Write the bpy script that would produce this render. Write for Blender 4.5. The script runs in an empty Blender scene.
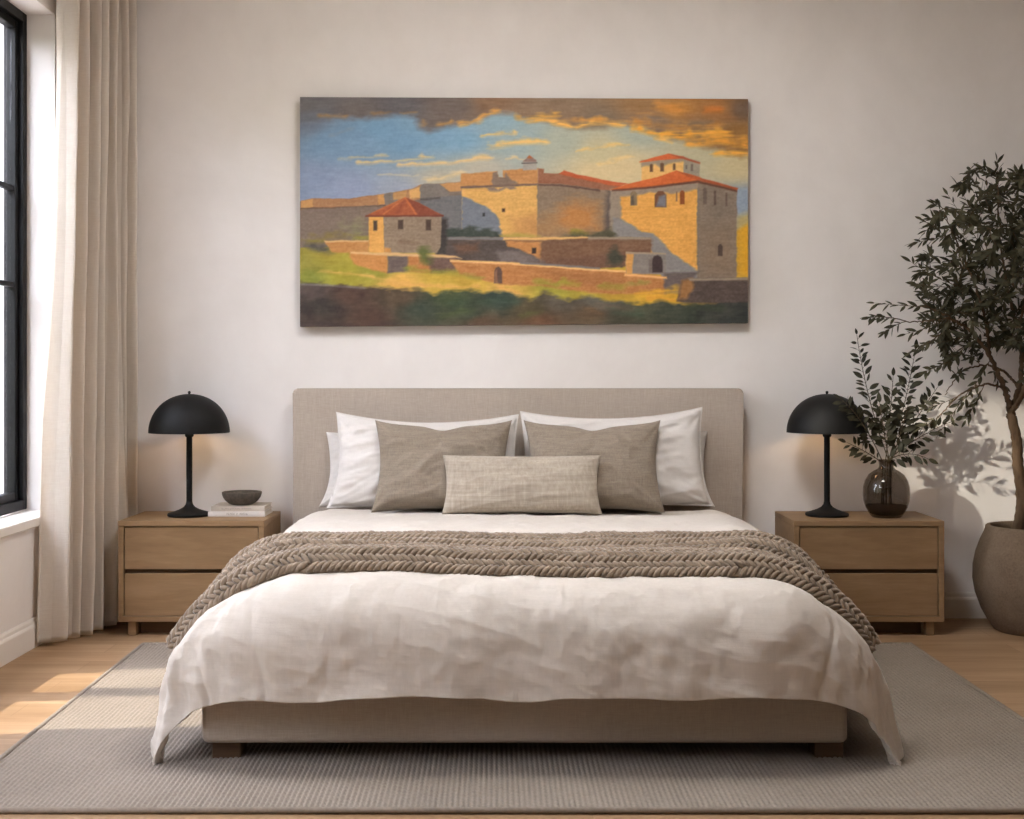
import bpy, bmesh, math, random
import numpy as np
from mathutils import Vector, Matrix

random.seed(7)
np.random.seed(7)
PI = math.pi
SC = bpy.context.scene
COL = SC.collection
F = 1277.0            # focal length in pixels for a 1024 wide frame
CAM_Z = 1.15
HOR = 375.0           # horizon row


def at(px, py, Y):
    """photo pixel at distance Y -> point in the room (metres)"""
    return Vector(((px - 512.0) / F * Y, Y, CAM_Z - (py - HOR) / F * Y))


# ------------------------------------------------------------------ object helpers
def root_of(parent):
    r = Vector((0, 0, 0))
    while parent is not None:
        r += parent.location
        parent = parent.parent
    return r


def mesh_obj(name, verts, faces, mat, parent=None, smooth=True):
    """verts in room coordinates (N,3); faces: (M,k) array or list of tuples"""
    verts = np.asarray(verts, dtype=np.float64)
    off = np.array(root_of(parent))
    if parent is None:
        origin = np.array([verts[:, 0].mean(), verts[:, 1].mean(), verts[:, 2].min()])
    else:
        origin = np.zeros(3)
    v = verts - off - origin
    me = bpy.data.meshes.new(name)
    if isinstance(faces, np.ndarray):
        k = faces.shape[1]
        me.vertices.add(len(v)); me.vertices.foreach_set('co', v.astype(np.float32).ravel())
        me.loops.add(faces.size); me.loops.foreach_set('vertex_index', faces.astype(np.int32).ravel())
        me.polygons.add(len(faces))
        me.polygons.foreach_set('loop_start', np.arange(0, faces.size, k, dtype=np.int32))
        me.update(calc_edges=True)
        me.validate()
    else:
        me.from_pydata([tuple(p) for p in v], [], [tuple(f) for f in faces])
        me.update()
    me.polygons.foreach_set('use_smooth', np.full(len(me.polygons), smooth))
    if mat is not None:
        me.materials.append(mat)
    o = bpy.data.objects.new(name, me)
    COL.objects.link(o)
    o.parent = parent
    o.location = origin
    return o


def bm_obj(name, bm, mat, parent=None, smooth=False):
    bmesh.ops.recalc_face_normals(bm, faces=bm.faces)
    vs = np.array([v.co[:] for v in bm.verts])
    bm.verts.index_update()
    fs = [tuple(v.index for v in f.verts) for f in bm.faces]
    bm.free()
    return mesh_obj(name, vs, fs, mat, parent, smooth)


def add_box(bm, x0, x1, y0, y1, z0, z1, bevel=0.0, seg=2):
    m = Matrix.Translation(((x0 + x1) / 2, (y0 + y1) / 2, (z0 + z1) / 2)) @ Matrix.Diagonal((abs(x1 - x0), abs(y1 - y0), abs(z1 - z0), 1))
    t = bmesh.new()
    bmesh.ops.create_cube(t, size=1.0, matrix=m)
    if bevel > 0:
        bmesh.ops.bevel(t, geom=list(t.edges), offset=bevel, segments=seg, profile=.5, affect='EDGES', clamp_overlap=True)
    me = bpy.data.meshes.new('tmp'); t.to_mesh(me); t.free()
    bm.from_mesh(me); bpy.data.meshes.remove(me)


def box(name, x0, x1, y0, y1, z0, z1, mat, parent=None, bevel=0.0, seg=2, smooth=False):
    bm = bmesh.new(); add_box(bm, x0, x1, y0, y1, z0, z1, bevel, seg)
    return bm_obj(name, bm, mat, parent, smooth)


def boxes(name, lst, mat, parent=None, bevel=0.0, seg=1):
    bm = bmesh.new()
    for b in lst:
        add_box(bm, *b, bevel, seg)
    return bm_obj(name, bm, mat, parent)


def smooth_by_angle(o, deg=35):
    me = o.data
    me.polygons.foreach_set('use_smooth', np.full(len(me.polygons), True))
    me.set_sharp_from_angle(angle=math.radians(deg))


def lathe(name, cx, cy, prof, mat, parent=None, seg=64, sharp=40, wob=None, caps=True):
    """prof: list of (r, z) from one end to the other"""
    n = len(prof); vs = []; fs = []
    for (r, z) in prof:
        for k in range(seg):
            a = 2 * PI * k / seg
            rr = r * (1 + (wob(a, z) if wob else 0))
            vs.append((cx + rr * math.cos(a), cy + rr * math.sin(a), z))
    for i in range(n - 1):
        for k in range(seg):
            k2 = (k + 1) % seg
            fs.append((i * seg + k, i * seg + k2, (i + 1) * seg + k2, (i + 1) * seg + k))
    if caps and prof[0][0] > 0:
        fs.append(tuple(range(seg))[::-1])
    if caps and prof[-1][0] > 0:
        fs.append(tuple((n - 1) * seg + k for k in range(seg)))
    bm = bmesh.new()
    bv = [bm.verts.new(v) for v in vs]
    for f in fs:
        try:
            bm.faces.new([bv[i] for i in f])
        except ValueError:
            pass
    bmesh.ops.remove_doubles(bm, verts=bm.verts, dist=1e-5)
    o = bm_obj(name, bm, mat, parent)
    smooth_by_angle(o, sharp)
    return o


def tube_arrays(pts, radii, seg=7):
    """swept tube with closed ends -> verts, quads (as lists)"""
    P = [Vector(p) for p in pts]
    n = len(P); vs = []; fs = []
    prev = None
    for i in range(n):
        d = (P[min(i + 1, n - 1)] - P[max(i - 1, 0)]).normalized()
        if prev is None:
            ref = Vector((0, 1, 0)) if abs(d.y) < .9 else Vector((1, 0, 0))
            u = d.cross(ref).normalized()
        else:
            u = (prev - d * prev.dot(d)).normalized()
        prev = u
        w = d.cross(u)
        for k in range(seg):
            a = 2 * PI * k / seg
            vs.append(P[i] + (u * math.cos(a) + w * math.sin(a)) * radii[i])
    for i in range(n - 1):
        for k in range(seg):
            k2 = (k + 1) % seg
            fs.append((i * seg + k, i * seg + k2, (i + 1) * seg + k2, (i + 1) * seg + k))
    c0 = len(vs); vs.append(P[0]); c1 = len(vs); vs.append(P[-1])
    for k in range(seg):
        k2 = (k + 1) % seg
        fs.append((c0, k2, k, k)); fs.append((c1, (n - 1) * seg + k, (n - 1) * seg + k2, (n - 1) * seg + k2))
    fs = [f if f[2] != f[3] else f[:3] for f in fs]
    return vs, fs


def tubes(name, lst, mat, parent=None, seg=7):
    V = []; Fc = []
    for pts, radii in lst:
        vs, fs = tube_arrays(pts, radii, seg)
        b = len(V); V += [tuple(v) for v in vs]
        Fc += [tuple(i + b for i in f) for f in fs]
    return mesh_obj(name, np.array(V), Fc, mat, parent, True)


def thing(name, label, cat, loc, group=None):
    o = bpy.data.objects.new(name, None)
    o.empty_display_size = .1
    COL.objects.link(o)
    o.location = loc
    return tag(o, label, cat, group)


def tag(o, label, cat, group=None):
    o['label'] = label; o['category'] = cat
    if group:
        o['group'] = group
    return o


def struct(o, label=None):
    o['kind'] = 'structure'
    if label:
        o['label'] = label
    return o


# ------------------------------------------------------------------ material helpers
def srgb(r, g, b):
    f = lambda c: (c / 12.92) if c <= .04045 else ((c + .055) / 1.055) ** 2.4
    return (f(r / 255.), f(g / 255.), f(b / 255.), 1.0)


class Mat:
    def __init__(self, name, col, rough=.6, spec=.3, metal=0.0):
        self.m = bpy.data.materials.new(name); self.m.use_nodes = True
        self.nt = self.m.node_tree
        self.bsdf = self.nt.nodes['Principled BSDF']
        self.bsdf.inputs['Base Color'].default_value = col
        self.bsdf.inputs['Roughness'].default_value = rough
        self.bsdf.inputs['Specular IOR Level'].default_value = spec
        self.bsdf.inputs['Metallic'].default_value = metal
        self.tc = None; self.bump_out = None

    def n(self, t, **kw):
        nd = self.nt.nodes.new(t)
        for k, v in kw.items():
            if k in nd.inputs.keys() if isinstance(k, str) else False:
                nd.inputs[k].default_value = v
            else:
                setattr(nd, k, v)
        return nd

    def l(self, a, b):
        self.nt.links.new(a, b)

    def coord(self, scale=(1, 1, 1), rot=(0, 0, 0), loc=(0, 0, 0)):
        if self.tc is None:
            self.tc = self.nt.nodes.new('ShaderNodeTexCoord')
        mp = self.nt.nodes.new('ShaderNodeMapping')
        mp.inputs['Scale'].default_value = scale; mp.inputs['Rotation'].default_value = rot; mp.inputs['Location'].default_value = loc
        self.l(self.tc.outputs['Object'], mp.inputs['Vector'])
        return mp.outputs['Vector']

    def noise(self, scale=5, detail=3, rough=.5, cscale=(1, 1, 1), rot=(0, 0, 0), dist=0.0, loc=(0, 0, 0)):
        nd = self.nt.nodes.new('ShaderNodeTexNoise')
        nd.inputs['Scale'].default_value = scale; nd.inputs['Detail'].default_value = detail
        nd.inputs['Roughness'].default_value = rough; nd.inputs['Distortion'].default_value = dist
        self.l(self.coord(cscale, rot, loc), nd.inputs['Vector'])
        return nd.outputs['Fac']

    def ramp(self, fac, stops):
        r = self.nt.nodes.new('ShaderNodeValToRGB')
        e = r.color_ramp.elements
        while len(e) < len(stops):
            e.new(.5)
        for i, (p, c) in enumerate(stops):
            e[i].position = p; e[i].color = c
        self.l(fac, r.inputs['Fac'])
        return r.outputs['Color']

    def math(self, op, a, b=None, c=None):
        nd = self.nt.nodes.new('ShaderNodeMath'); nd.operation = op
        for i, v in enumerate([a, b, c]):
            if v is None:
                continue
            if isinstance(v, (int, float)):
                nd.inputs[i].default_value = v
            else:
                self.l(v, nd.inputs[i])
        return nd.outputs[0]

    def mix(self, fac, a, b, mode='MIX'):
        nd = self.nt.nodes.new('ShaderNodeMix'); nd.data_type = 'RGBA'; nd.blend_type = mode
        for key, v in (('Factor', fac), ('A', a), ('B', b)):
            s = [i for i in nd.inputs if i.name == key and (i.type == 'RGBA' if key != 'Factor' else i.type == 'VALUE')][0]
            if isinstance(v, (int, float)):
                s.default_value = v
            elif isinstance(v, tuple):
                s.default_value = v
            else:
                self.l(v, s)
        return [o for o in nd.outputs if o.type == 'RGBA'][0]

    def color(self, c):
        self.l(c, self.bsdf.inputs['Base Color']); return self

    def rough(self, f):
        self.l(f, self.bsdf.inputs['Roughness']); return self

    def bump(self, h, strength=.3, dist=.002):
        nd = self.nt.nodes.new('ShaderNodeBump')
        nd.inputs['Strength'].default_value = strength; nd.inputs['Distance'].default_value = dist
        self.l(h, nd.inputs['Height'])
        if self.bump_out is not None:
            self.l(self.bump_out, nd.inputs['Normal'])
        self.bump_out = nd.outputs['Normal']
        for lk in list(self.bsdf.inputs['Normal'].links):
            self.nt.links.remove(lk)
        self.l(self.bump_out, self.bsdf.inputs['Normal'])
        return self

    def sheen(self, w=.3, r=.5):
        self.bsdf.inputs['Sheen Weight'].default_value = w; self.bsdf.inputs['Sheen Roughness'].default_value = r
        return self


def plain_noise_mat(name, c1, c2, scale=4, rough=.6, spec=.3, cscale=(1, 1, 1), detail=4, bump=None):
    M = Mat(name, c1, rough, spec)
    M.color(M.ramp(M.noise(scale, detail, .55, cscale), [(.3, c1), (.7, c2)]))
    if bump:
        M.bump(M.noise(bump[0], 3, .5, cscale), bump[1], bump[2])
    return M.m


def linen(name, c1, c2, thread=420, strength=.35, slub=.5, big=3.0):
    """woven cloth: crossed threads with thick slubs"""
    M = Mat(name, c1, .92, .12)
    wv = M.noise(thread, 2, .6, (1, 1, .06)); wh = M.noise(thread, 2, .6, (.06, .06, 1))
    th = M.math('ADD', wv, wh)
    sl = M.math('ADD', M.noise(90, 2, .5, (1, 1, .04)), M.noise(90, 2, .5, (.05, .05, 1)))
    f = M.math('ADD', M.math('MULTIPLY', th, .5 * (1 - slub)), M.math('MULTIPLY', sl, .5 * slub))
    f = M.math('ADD', M.math('MULTIPLY', f, .8), M.math('MULTIPLY', M.noise(big, 3), .2))
    M.color(M.ramp(f, [(.36, c1), (.64, c2)]))
    M.bump(M.math('ADD', th, sl), strength, .0012)
    M.sheen(.15, .5)
    return M.m


def oak(name, c1, c2, c3, axis='x', sc=1.0):
    M = Mat(name, c2, .5, .25)
    cs = {'x': (.12, 1, 1), 'y': (1, .12, 1), 'z': (1, 1, .12)}[axis]
    g = M.noise(34 * sc, 6, .62, cs, dist=.6); g2 = M.noise(7 * sc, 3, .5, cs, dist=1.2); pore = M.noise(240 * sc, 2, .6, tuple(.5 * c if c < 1 else 1 for c in cs))
    f = M.math('ADD', M.math('MULTIPLY', g, .45), M.math('ADD', M.math('MULTIPLY', g2, .4), M.math('MULTIPLY', pore, .15)))
    M.color(M.ramp(f, [(.32, c1), (.5, c2), (.68, c3)]))
    M.bump(pore, .12, .0006)
    return M.m
# ------------------------------------------------------------------ the oil painting (colour per point of its canvas)
def vnoise(shape, cy, cx, seed):
    """smooth value noise, cy x cx cells over the array"""
    rg = np.random.RandomState(seed)
    g = rg.rand(int(cy) + 3, int(cx) + 3)
    y = np.linspace(0, cy, shape[0]); x = np.linspace(0, cx, shape[1])
    yi = np.minimum(y.astype(int), int(cy) + 1); xi = np.minimum(x.astype(int), int(cx) + 1)
    fy = y - yi; fx = x - xi
    fy = fy * fy * (3 - 2 * fy); fx = fx * fx * (3 - 2 * fx)
    a = g[np.ix_(yi, xi)]; b = g[np.ix_(yi, xi + 1)]; c = g[np.ix_(yi + 1, xi)]; d = g[np.ix_(yi + 1, xi + 1)]
    top = a + (b - a) * fx[None, :]; bot = c + (d - c) * fx[None, :]
    return (top + (bot - top) * fy[:, None]) * 2 - 1


def paint_fortress(W, H, x0=300., x1=748., y0=97., y1=327.):
    X = np.linspace(x0, x1, W)[None, :].repeat(H, 0)
    Y = np.linspace(y0, y1, H)[:, None].repeat(W, 1)
    sh = (H, W)
    im = np.zeros((H, W, 3))
    wx = vnoise(sh, 60, 40, 1) * 1.0 + vnoise(sh, 120, 80, 2) * .6
    wy = vnoise(sh, 60, 60, 3) * .8 + vnoise(sh, 130, 110, 4) * .5
    streak = vnoise(sh, 110, 26, 5) * .6 + vnoise(sh, 170, 60, 6) * .4
    blot = vnoise(sh, 24, 44, 7) * .6 + vnoise(sh, 60, 100, 8) * .4
    fine = vnoise(sh, 150, 240, 9)

    def idw(pts, p=3.0):
        num = np.zeros((H, W, 3)); den = np.zeros((H, W))
        for (px, py, c) in pts:
            d = ((X - px) ** 2 + ((Y - py) * 1.8) ** 2 + 6) ** (-p / 2)
            num += d[..., None] * np.array(c, float); den += d
        return num / den[..., None]

    def lay(alpha, col):
        nonlocal im
        if not isinstance(col, np.ndarray):
            col = np.array(col, float)
        im = im * (1 - alpha[..., None]) + col * alpha[..., None]

    def polymask(pts, soft=.7, warp=.5):
        XX = X + wx * warp; YY = Y + wy * warp
        n = len(pts); inside = np.zeros(sh, bool); dist = np.full(sh, 1e9)
        for i in range(n):
            ax, ay = pts[i]; bx, by = pts[(i + 1) % n]
            if ay != by:
                cond = ((ay > YY) != (by > YY)) & (XX < (bx - ax) * (YY - ay) / (by - ay) + ax)
                inside ^= cond
            dx, dy = bx - ax, by - ay
            L = dx * dx + dy * dy + 1e-9
            t = np.clip(((XX - ax) * dx + (YY - ay) * dy) / L, 0, 1)
            dist = np.minimum(dist, (XX - ax - t * dx) ** 2 + (YY - ay - t * dy) ** 2)
        d = np.sqrt(dist) * np.where(inside, 1, -1)
        return np.clip(d / soft * .5 + .5, 0, 1)

    def poly(pts, col, soft=.7, warp=.5, var=6., kind='brick', opac=1.):
        m = polymask(pts, soft, warp) * opac
        tex = {'brick': streak * .7 + fine * .4 + blot * .6, 'blot': blot * 1.3 + fine * .3, 'flat': streak * .4}[kind] * var
        c = np.array(col, float) + tex[..., None] * np.array([1, .95, .8])
        lay(m, c)

    def stroke(pts, w, col, opac=.9, rag=1.0, soft=1.0):
        XX = X + (wx * 1.6 + blot * 4) * rag; YY = Y + (streak * .45 + wy * .5 + blot * 2.0) * rag
        dist = np.full(sh, 1e9)
        for i in range(len(pts) - 1):
            ax, ay = pts[i]; bx, by = pts[i + 1]
            dx, dy = bx - ax, by - ay; L = dx * dx + dy * dy + 1e-9
            t = np.clip(((XX - ax) * dx + (YY - ay) * dy) / L, 0, 1)
            dist = np.minimum(dist, ((XX - ax - t * dx) * .7) ** 2 + (YY - ay - t * dy) ** 2)
        d = np.sqrt(dist)
        we = w * (1 + .55 * blot * min(rag, 1.) + .35 * streak * min(rag, 1.))
        a = np.clip((we * .5 + soft * w * .3 - d) / (w * soft * .75 + .3), 0, 1)
        a = a * np.clip(.92 + .35 * streak * min(rag, 1.) + .3 * blot, .25, 1)
        lay(a * opac, np.array(col, float) + (streak * 8)[..., None])

    # --- sky
    im = idw([(305, 125, (112, 122, 140)), (330, 140, (118, 146, 176)), (380, 130, (118, 153, 184)), (405, 142, (118, 152, 182)),
              (310, 180, (130, 143, 170)), (350, 190, (143, 153, 180)), (400, 192, (150, 157, 174)), (440, 182, (175, 168, 152)),
              (460, 140, (125, 160, 186)), (440, 135, (122, 156, 184)), (500, 120, (140, 166, 180)), (520, 138, (152, 168, 172)), (560, 142, (168, 172, 158)),
              (600, 152, (192, 180, 145)), (640, 132, (165, 170, 158)), (620, 167, (208, 186, 145)), (700, 150, (178, 170, 142)),
              (740, 168, (190, 175, 138)), (744, 200, (135, 142, 155)), (600, 172, (208, 186, 145)), (480, 168, (178, 172, 158)), (355, 140, (120, 150, 180))])
    im += (streak * 4 + blot * 3)[..., None]
    # --- bank of cloud along the top
    cl = idw([(305, 105, (108, 104, 106)), (400, 105, (100, 96, 99)), (450, 105, (112, 100, 95)), (495, 100, (135, 105, 82)), (560, 108, (138, 114, 94)),
              (640, 105, (152, 115, 78)), (680, 108, (178, 125, 66)), (715, 108, (162, 110, 62)), (745, 108, (112, 90, 74)), (600, 118, (130, 112, 95)),
              (650, 120, (132, 112, 98)), (700, 125, (132, 110, 88)), (742, 132, (145, 106, 62)), (360, 115, (108, 100, 98)), (310, 118, (110, 112, 122)), (540, 112, (140, 116, 95))])
    cl += (streak * 7 + blot * 5)[..., None]
    m = polymask([(296, 90), (752, 90), (752, 153), (740, 158), (720, 150), (700, 146), (680, 140), (660, 137), (640, 126), (620, 124), (600, 128), (585, 129),
                  (570, 128), (545, 122), (520, 118), (512, 113), (500, 112), (485, 117), (470, 123), (460, 124), (445, 127), (430, 131), (420, 128), (415, 116),
                  (395, 115), (380, 118), (360, 119), (335, 118), (320, 122), (296, 124)], 4.0, 1.6)
    lay(m, cl)
    for s in [([(560, 119), (600, 118), (640, 122)], 5, (205, 148, 80), .6), ([(640, 121), (680, 127), (720, 124)], 7, (196, 134, 62), .7), ([(680, 136), (715, 137), (746, 139)], 7, (222, 156, 62), .75), ([(640, 128), (662, 135)], 5, (236, 178, 80), .8), ([(690, 116), (730, 116)], 8, (150, 104, 66), .6), ([(528, 121), (556, 119)], 4, (232, 172, 82), .8), ([(464, 126), (480, 120)], 4, (214, 160, 84), .7), ([(322, 116), (345, 116)], 4, (168, 130, 84), .7), ([(373, 114), (388, 111)], 4, (150, 115, 78), .6), ([(403, 113), (415, 112)], 3, (165, 125, 80), .7),
              ([(421, 125), (424, 121)], 3, (165, 128, 85), .6), ([(436, 123), (450, 121)], 5, (205, 150, 78), .85), ([(460, 123), (472, 121), (485, 115), (499, 111)], 4, (215, 155, 78), .85),
              ([(522, 117), (535, 117), (556, 113)], 6, (224, 165, 72), .9), ([(555, 122), (575, 126), (590, 122), (606, 121), (620, 124)], 5, (240, 182, 88), .9),
              ([(575, 118), (605, 119)], 5, (215, 150, 70), .7), ([(634, 127), (655, 132), (680, 135), (700, 131), (726, 132)], 7, (232, 165, 62), .9),
              ([(655, 137), (670, 141)], 4, (238, 185, 95), .8), ([(690, 144), (720, 141), (746, 145)], 6, (228, 158, 60), .85), ([(716, 153), (747, 152)], 6, (234, 170, 68), .9),
              ([(660, 106), (680, 108)], 9, (210, 142, 66), .8), ([(706, 109), (720, 108)], 6, (202, 120, 52), .8), ([(640, 112), (665, 114)], 4, (180, 128, 72), .6),
              ([(352, 157), (385, 155)], 3, (205, 182, 134), .8), ([(360, 163), (400, 160), (430, 157)], 4, (216, 186, 128), .85), ([(400, 165), (450, 163), (490, 158)], 4, (220, 186, 128), .85),
              ([(380, 175), (420, 176)], 2, (195, 182, 152), .7), ([(430, 181), (462, 173)], 4, (222, 196, 145), .7), ([(340, 160), (350, 159)], 3, (185, 175, 150), .4),
              ([(483, 136), (515, 132)], 3, (226, 186, 112), .85), ([(490, 146), (515, 142), (545, 141)], 6, (228, 186, 108), .92), ([(505, 158), (530, 158)], 2.5, (222, 192, 138), .7),
              ([(577, 151), (600, 146), (627, 144)], 3, (226, 190, 118), .8), ([(600, 165), (632, 156)], 3, (222, 192, 132), .7), ([(330, 135), (350, 127)], 4, (140, 145, 150), .5),
              ([(365, 199), (300, 150)], 1, (140, 150, 170), .1)]:
        stroke(*s)
    # --- land
    land = idw([(305, 262, (150, 140, 66)), (330, 255, (165, 148, 62)), (345, 275, (160, 150, 58)), (400, 283, (214, 166, 86)), (440, 278, (188, 156, 66)), (500, 290, (200, 160, 80)),
                (560, 286, (158, 150, 62)), (620, 295, (188, 150, 58)), (655, 290, (212, 160, 54)), (310, 278, (138, 140, 62)), (375, 272, (150, 145, 60)), (470, 285, (190, 155, 66)), (590, 290, (170, 150, 60))])
    land += (blot * 16 + streak * 8)[..., None] * np.array([1, .9, .5])
    lay(polymask([(296, 232), (752, 232), (752, 340), (296, 340)], 1, 1), land)
    # --- long curtain wall at the left
    poly([(296, 204), (301, 201), (312, 199), (325, 199), (350, 199), (360, 197), (385, 194), (397, 192), (412, 189), (421, 185), (462, 182), (470, 245), (296, 248)], (124, 108, 98), var=7)
    poly([(301, 201), (312, 199), (325, 199), (350, 199), (360, 197), (385, 194), (397, 192), (412, 189), (421, 185), (421, 200), (380, 205), (340, 208), (301, 209)], (162, 119, 86), var=8)
    poly([(301, 201), (312, 199), (313, 208), (301, 210)], (190, 142, 92))
    poly([(300, 208), (360, 207), (385, 205), (385, 206.5), (300, 209.6)], (98, 78, 66), var=3)
    poly([(384, 194), (397, 192), (397, 203), (384, 205)], (118, 108, 102)); poly([(378, 195), (384, 194), (384, 204), (378, 205)], (192, 140, 86))
    poly([(393, 192.5), (407, 190.5), (406, 199), (393, 200)], (180, 136, 90)); poly([(409, 190), (421, 187), (421, 198), (410, 199)], (205, 158, 100))
    poly([(420, 187), (424, 184), (442, 184), (447, 192), (455, 205), (462, 236), (420, 236)], (122, 114, 108), var=6)
    poly([(440, 184), (462, 182), (462, 191), (450, 192)], (190, 140, 92)); poly([(420, 199), (462, 195), (462, 240), (420, 240)], (110, 108, 110), var=6)
    poly([(420, 199), (440, 197), (440, 199), (420, 201)], (92, 86, 84), var=2)
    # --- central bastion
    poly([(462, 186), (538, 184), (538, 240), (462, 240)], (212, 164, 96), var=11)
    poly([(510, 218), (538, 212), (545, 240), (512, 240)], (190, 138, 84), 6, 2, opac=.7)
    poly([(461, 174), (497, 171), (498, 177), (503, 177.5), (503, 170), (538, 168), (538, 185), (461, 187.5)], (188, 134, 84), var=9)
    poly([(492, 173), (498, 171), (498, 177), (504, 177), (506, 173), (511, 180), (518, 184), (500, 186), (492, 186)], (128, 108, 96), 1, 1)
    poly([(461, 186.5), (538, 183.5), (538, 185.5), (461, 189)], (112, 92, 84), var=3)
    poly([(486, 188), (494, 187), (498, 190), (504, 186.5), (514, 186), (517, 189), (511, 190), (506, 188), (499, 192), (489, 191)], (138, 118, 104), 1, 1)
    poly([(462, 196), (470, 199), (478, 203), (487, 208), (494, 214), (499, 221), (499, 227), (504, 238), (462, 240)], (116, 120, 130), 1., 1.2, var=5)
    poly([(502, 209), (505, 209), (505, 212.5), (502, 212.5)], (70, 48, 36), .6, 0); poly([(482.6, 213.5), (485, 213.5), (485, 217), (482.6, 217)], (60, 58, 60), .6, 0)
    # --- round bastion in half shade
    poly([(537, 184), (560, 184), (615, 190), (616, 240), (537, 240)], (134, 115, 98), var=8)
    poly([(560, 208), (575, 202), (598, 206), (600, 232), (570, 234), (556, 224)], (190, 128, 70), 9, 3, opac=.85)
    poly([(530, 222), (552, 214), (560, 238), (530, 240)], (176, 128, 80), 8, 3, opac=.6)
    poly([(607, 188), (622, 190), (622, 240), (604, 240)], (92, 80, 76), 3, 1, opac=.9)
    poly([(538, 168), (544, 169), (544, 173), (566, 174), (600, 181), (622, 186), (620, 191), (600, 190), (560, 184), (538, 184)], (146, 97, 74), var=7)
    poly([(559, 174), (564, 170.5), (576, 174), (598, 179), (628, 184), (618, 187), (598, 183)], (186, 92, 56), var=8)
    poly([(538, 184), (560, 184), (600, 190), (600, 192), (560, 186), (538, 186)], (98, 76, 66), var=3)
    poly([(523, 161), (536.5, 160), (537, 170), (523, 170.5)], (162, 154, 146), .6, .2); poly([(522.5, 161.5), (529.5, 155.3), (536, 160), (536.5, 161.8)], (138, 112, 104), .6, .2)
    poly([(527, 157.5), (529.5, 155), (533, 158), (529, 158.5)], (178, 104, 64), .6, .2); poly([(521.5, 162.6), (537.5, 162.2), (537.5, 163.2), (521.5, 163.7)], (92, 82, 80), .6, .2)
    # --- the big tower with two roofs
    poly([(737, 189), (752, 189), (752, 218), (737, 218)], (138, 150, 166), 2, 1); poly([(736, 218), (752, 212), (752, 240), (736, 240)], (178, 160, 110), 4, 1); poly([(736, 232), (752, 222), (752, 280), (736, 280)], (214, 160, 44), 3, 1)
    poly([(641.5, 160), (684, 157), (684, 182), (641.5, 182)], (222, 174, 106), .7, .3)
    poly([(641.5, 160), (684, 156), (684, 161), (668, 163.5), (660, 168), (655, 164), (641.5, 167)], (152, 136, 116), 1, .6)
    poly([(683.6, 157), (699.5, 161), (699.5, 180), (683.6, 176)], (150, 138, 122), .7, .3)
    for (a, b, c, d) in [(649.8, 653, 163.5, 172), (660.2, 664, 162.5, 171.5), (673, 675.6, 163, 170)]:
        poly([(a, c + 1), ((a + b) / 2, c), (b, c + 1), (b, d), (a, d)], (104, 76, 56), .6, .1, 2)
    poly([(685.6, 165), (687.2, 165), (687.2, 169), (685.6, 169)], (110, 98, 90), .6, .1, 2); poly([(690.8, 164), (693, 164), (693, 171), (690.8, 171)], (112, 98, 90), .6, .1, 2)
    poly([(639.5, 161.5), (653, 157), (669, 153), (684, 156.4), (684, 157.8), (660, 160), (640, 162.6)], (200, 98, 54), .7, .3); poly([(668, 153.4), (684, 156.4), (700.5, 162.4), (700, 164), (683, 158.4)], (160, 84, 56), .7, .3)
    poly([(612, 189), (655, 186), (697.5, 180), (697.5, 281), (612, 242)], (220, 160, 82), var=12)
    poly([(697, 180), (737, 190), (736.5, 281), (697, 282)], (128, 113, 100), var=8)
    poly([(702, 230), (736, 225), (736, 280), (702, 280)], (138, 114, 92), 10, 2, opac=.5)
    poly([(610, 189), (655, 186), (697.5, 181), (697.5, 190), (672, 194), (650, 193), (636, 196), (621, 197), (622, 242), (610, 242)], (146, 130, 116), 1.2, .9, 6)
    poly([(613, 218), (620, 219), (630, 225), (641, 233), (653, 235), (662, 243), (671, 254), (684, 263), (697, 273), (698, 283), (664, 284), (648, 242), (613, 240)], (134, 129, 128), 1, 1, 5)
    for (a, b, c, d, col) in [(630.5, 637, 191.5, 206, (132, 112, 88)), (654.7, 666.4, 191.5, 208, (112, 74, 52)), (680, 684.6, 190.8, 205, (136, 74, 38)), (676, 677.4, 192, 202, (130, 100, 76)),
                              (703, 706.8, 188, 205, (104, 88, 78)), (713.8, 716.2, 191, 206, (98, 80, 70)), (725.3, 727.4, 193, 207, (104, 86, 76)), (718, 722.6, 246, 258, (82, 66, 58))]:
        q = (b - a) * .3
        poly([(a, c + q + .5), (a + q, c), (b - q, c), (b, c + q + .5), (b, d), (a, d)], col, .6, .1, 3)
    poly([(659, 197), (666, 195), (666, 207.5), (656, 207.5)], (118, 116, 124), 1.4, .3); poly([(631, 197), (634, 195), (634, 206), (631, 206)], (100, 86, 72), .8, .2)
    poly([(610, 190), (628, 184), (658, 177), (676.6, 170.2), (700, 178), (698, 181.5), (655, 187), (625, 190.5)], (200, 101, 52), .7, .3, 10)
    poly([(676, 170.6), (700, 177.6), (738.5, 188.6), (737, 191.4), (697.6, 181)], (158, 82, 50), .7, .3, 7); poly([(690, 175.2), (700, 177.6), (697.6, 182), (680, 182)], (196, 96, 50), 2, .5, 6, opac=.7)
    poly([(612, 190), (655, 186.3), (697.6, 180.6), (737, 190.6), (737, 192.4), (697.6, 183), (655, 188.4), (612, 191.6)], (96, 62, 48), .8, .2, 2)
    # --- bushes and upper terrace
    poly([(440, 233), (452, 228), (462, 231), (470, 226), (480, 230), (490, 229), (500, 234), (508, 240), (440, 241)], (66, 72, 66), 2, 2, 9, 'blot')
    poly([(500, 236), (520, 234), (540, 237), (538, 241), (500, 241)], (176, 152, 78), 2, 1, 8, 'blot'); poly([(560, 238), (575, 232), (590, 236), (612, 229), (618, 240), (560, 241)], (82, 78, 60), 2, 2, 9, 'blot'); stroke([(574, 233), (584, 234)], 5, (142, 132, 56), .7)
    poly([(440, 238), (651, 239), (651, 267), (600, 270), (440, 262)], (112, 82, 66), .8, .5, 9)
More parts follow.
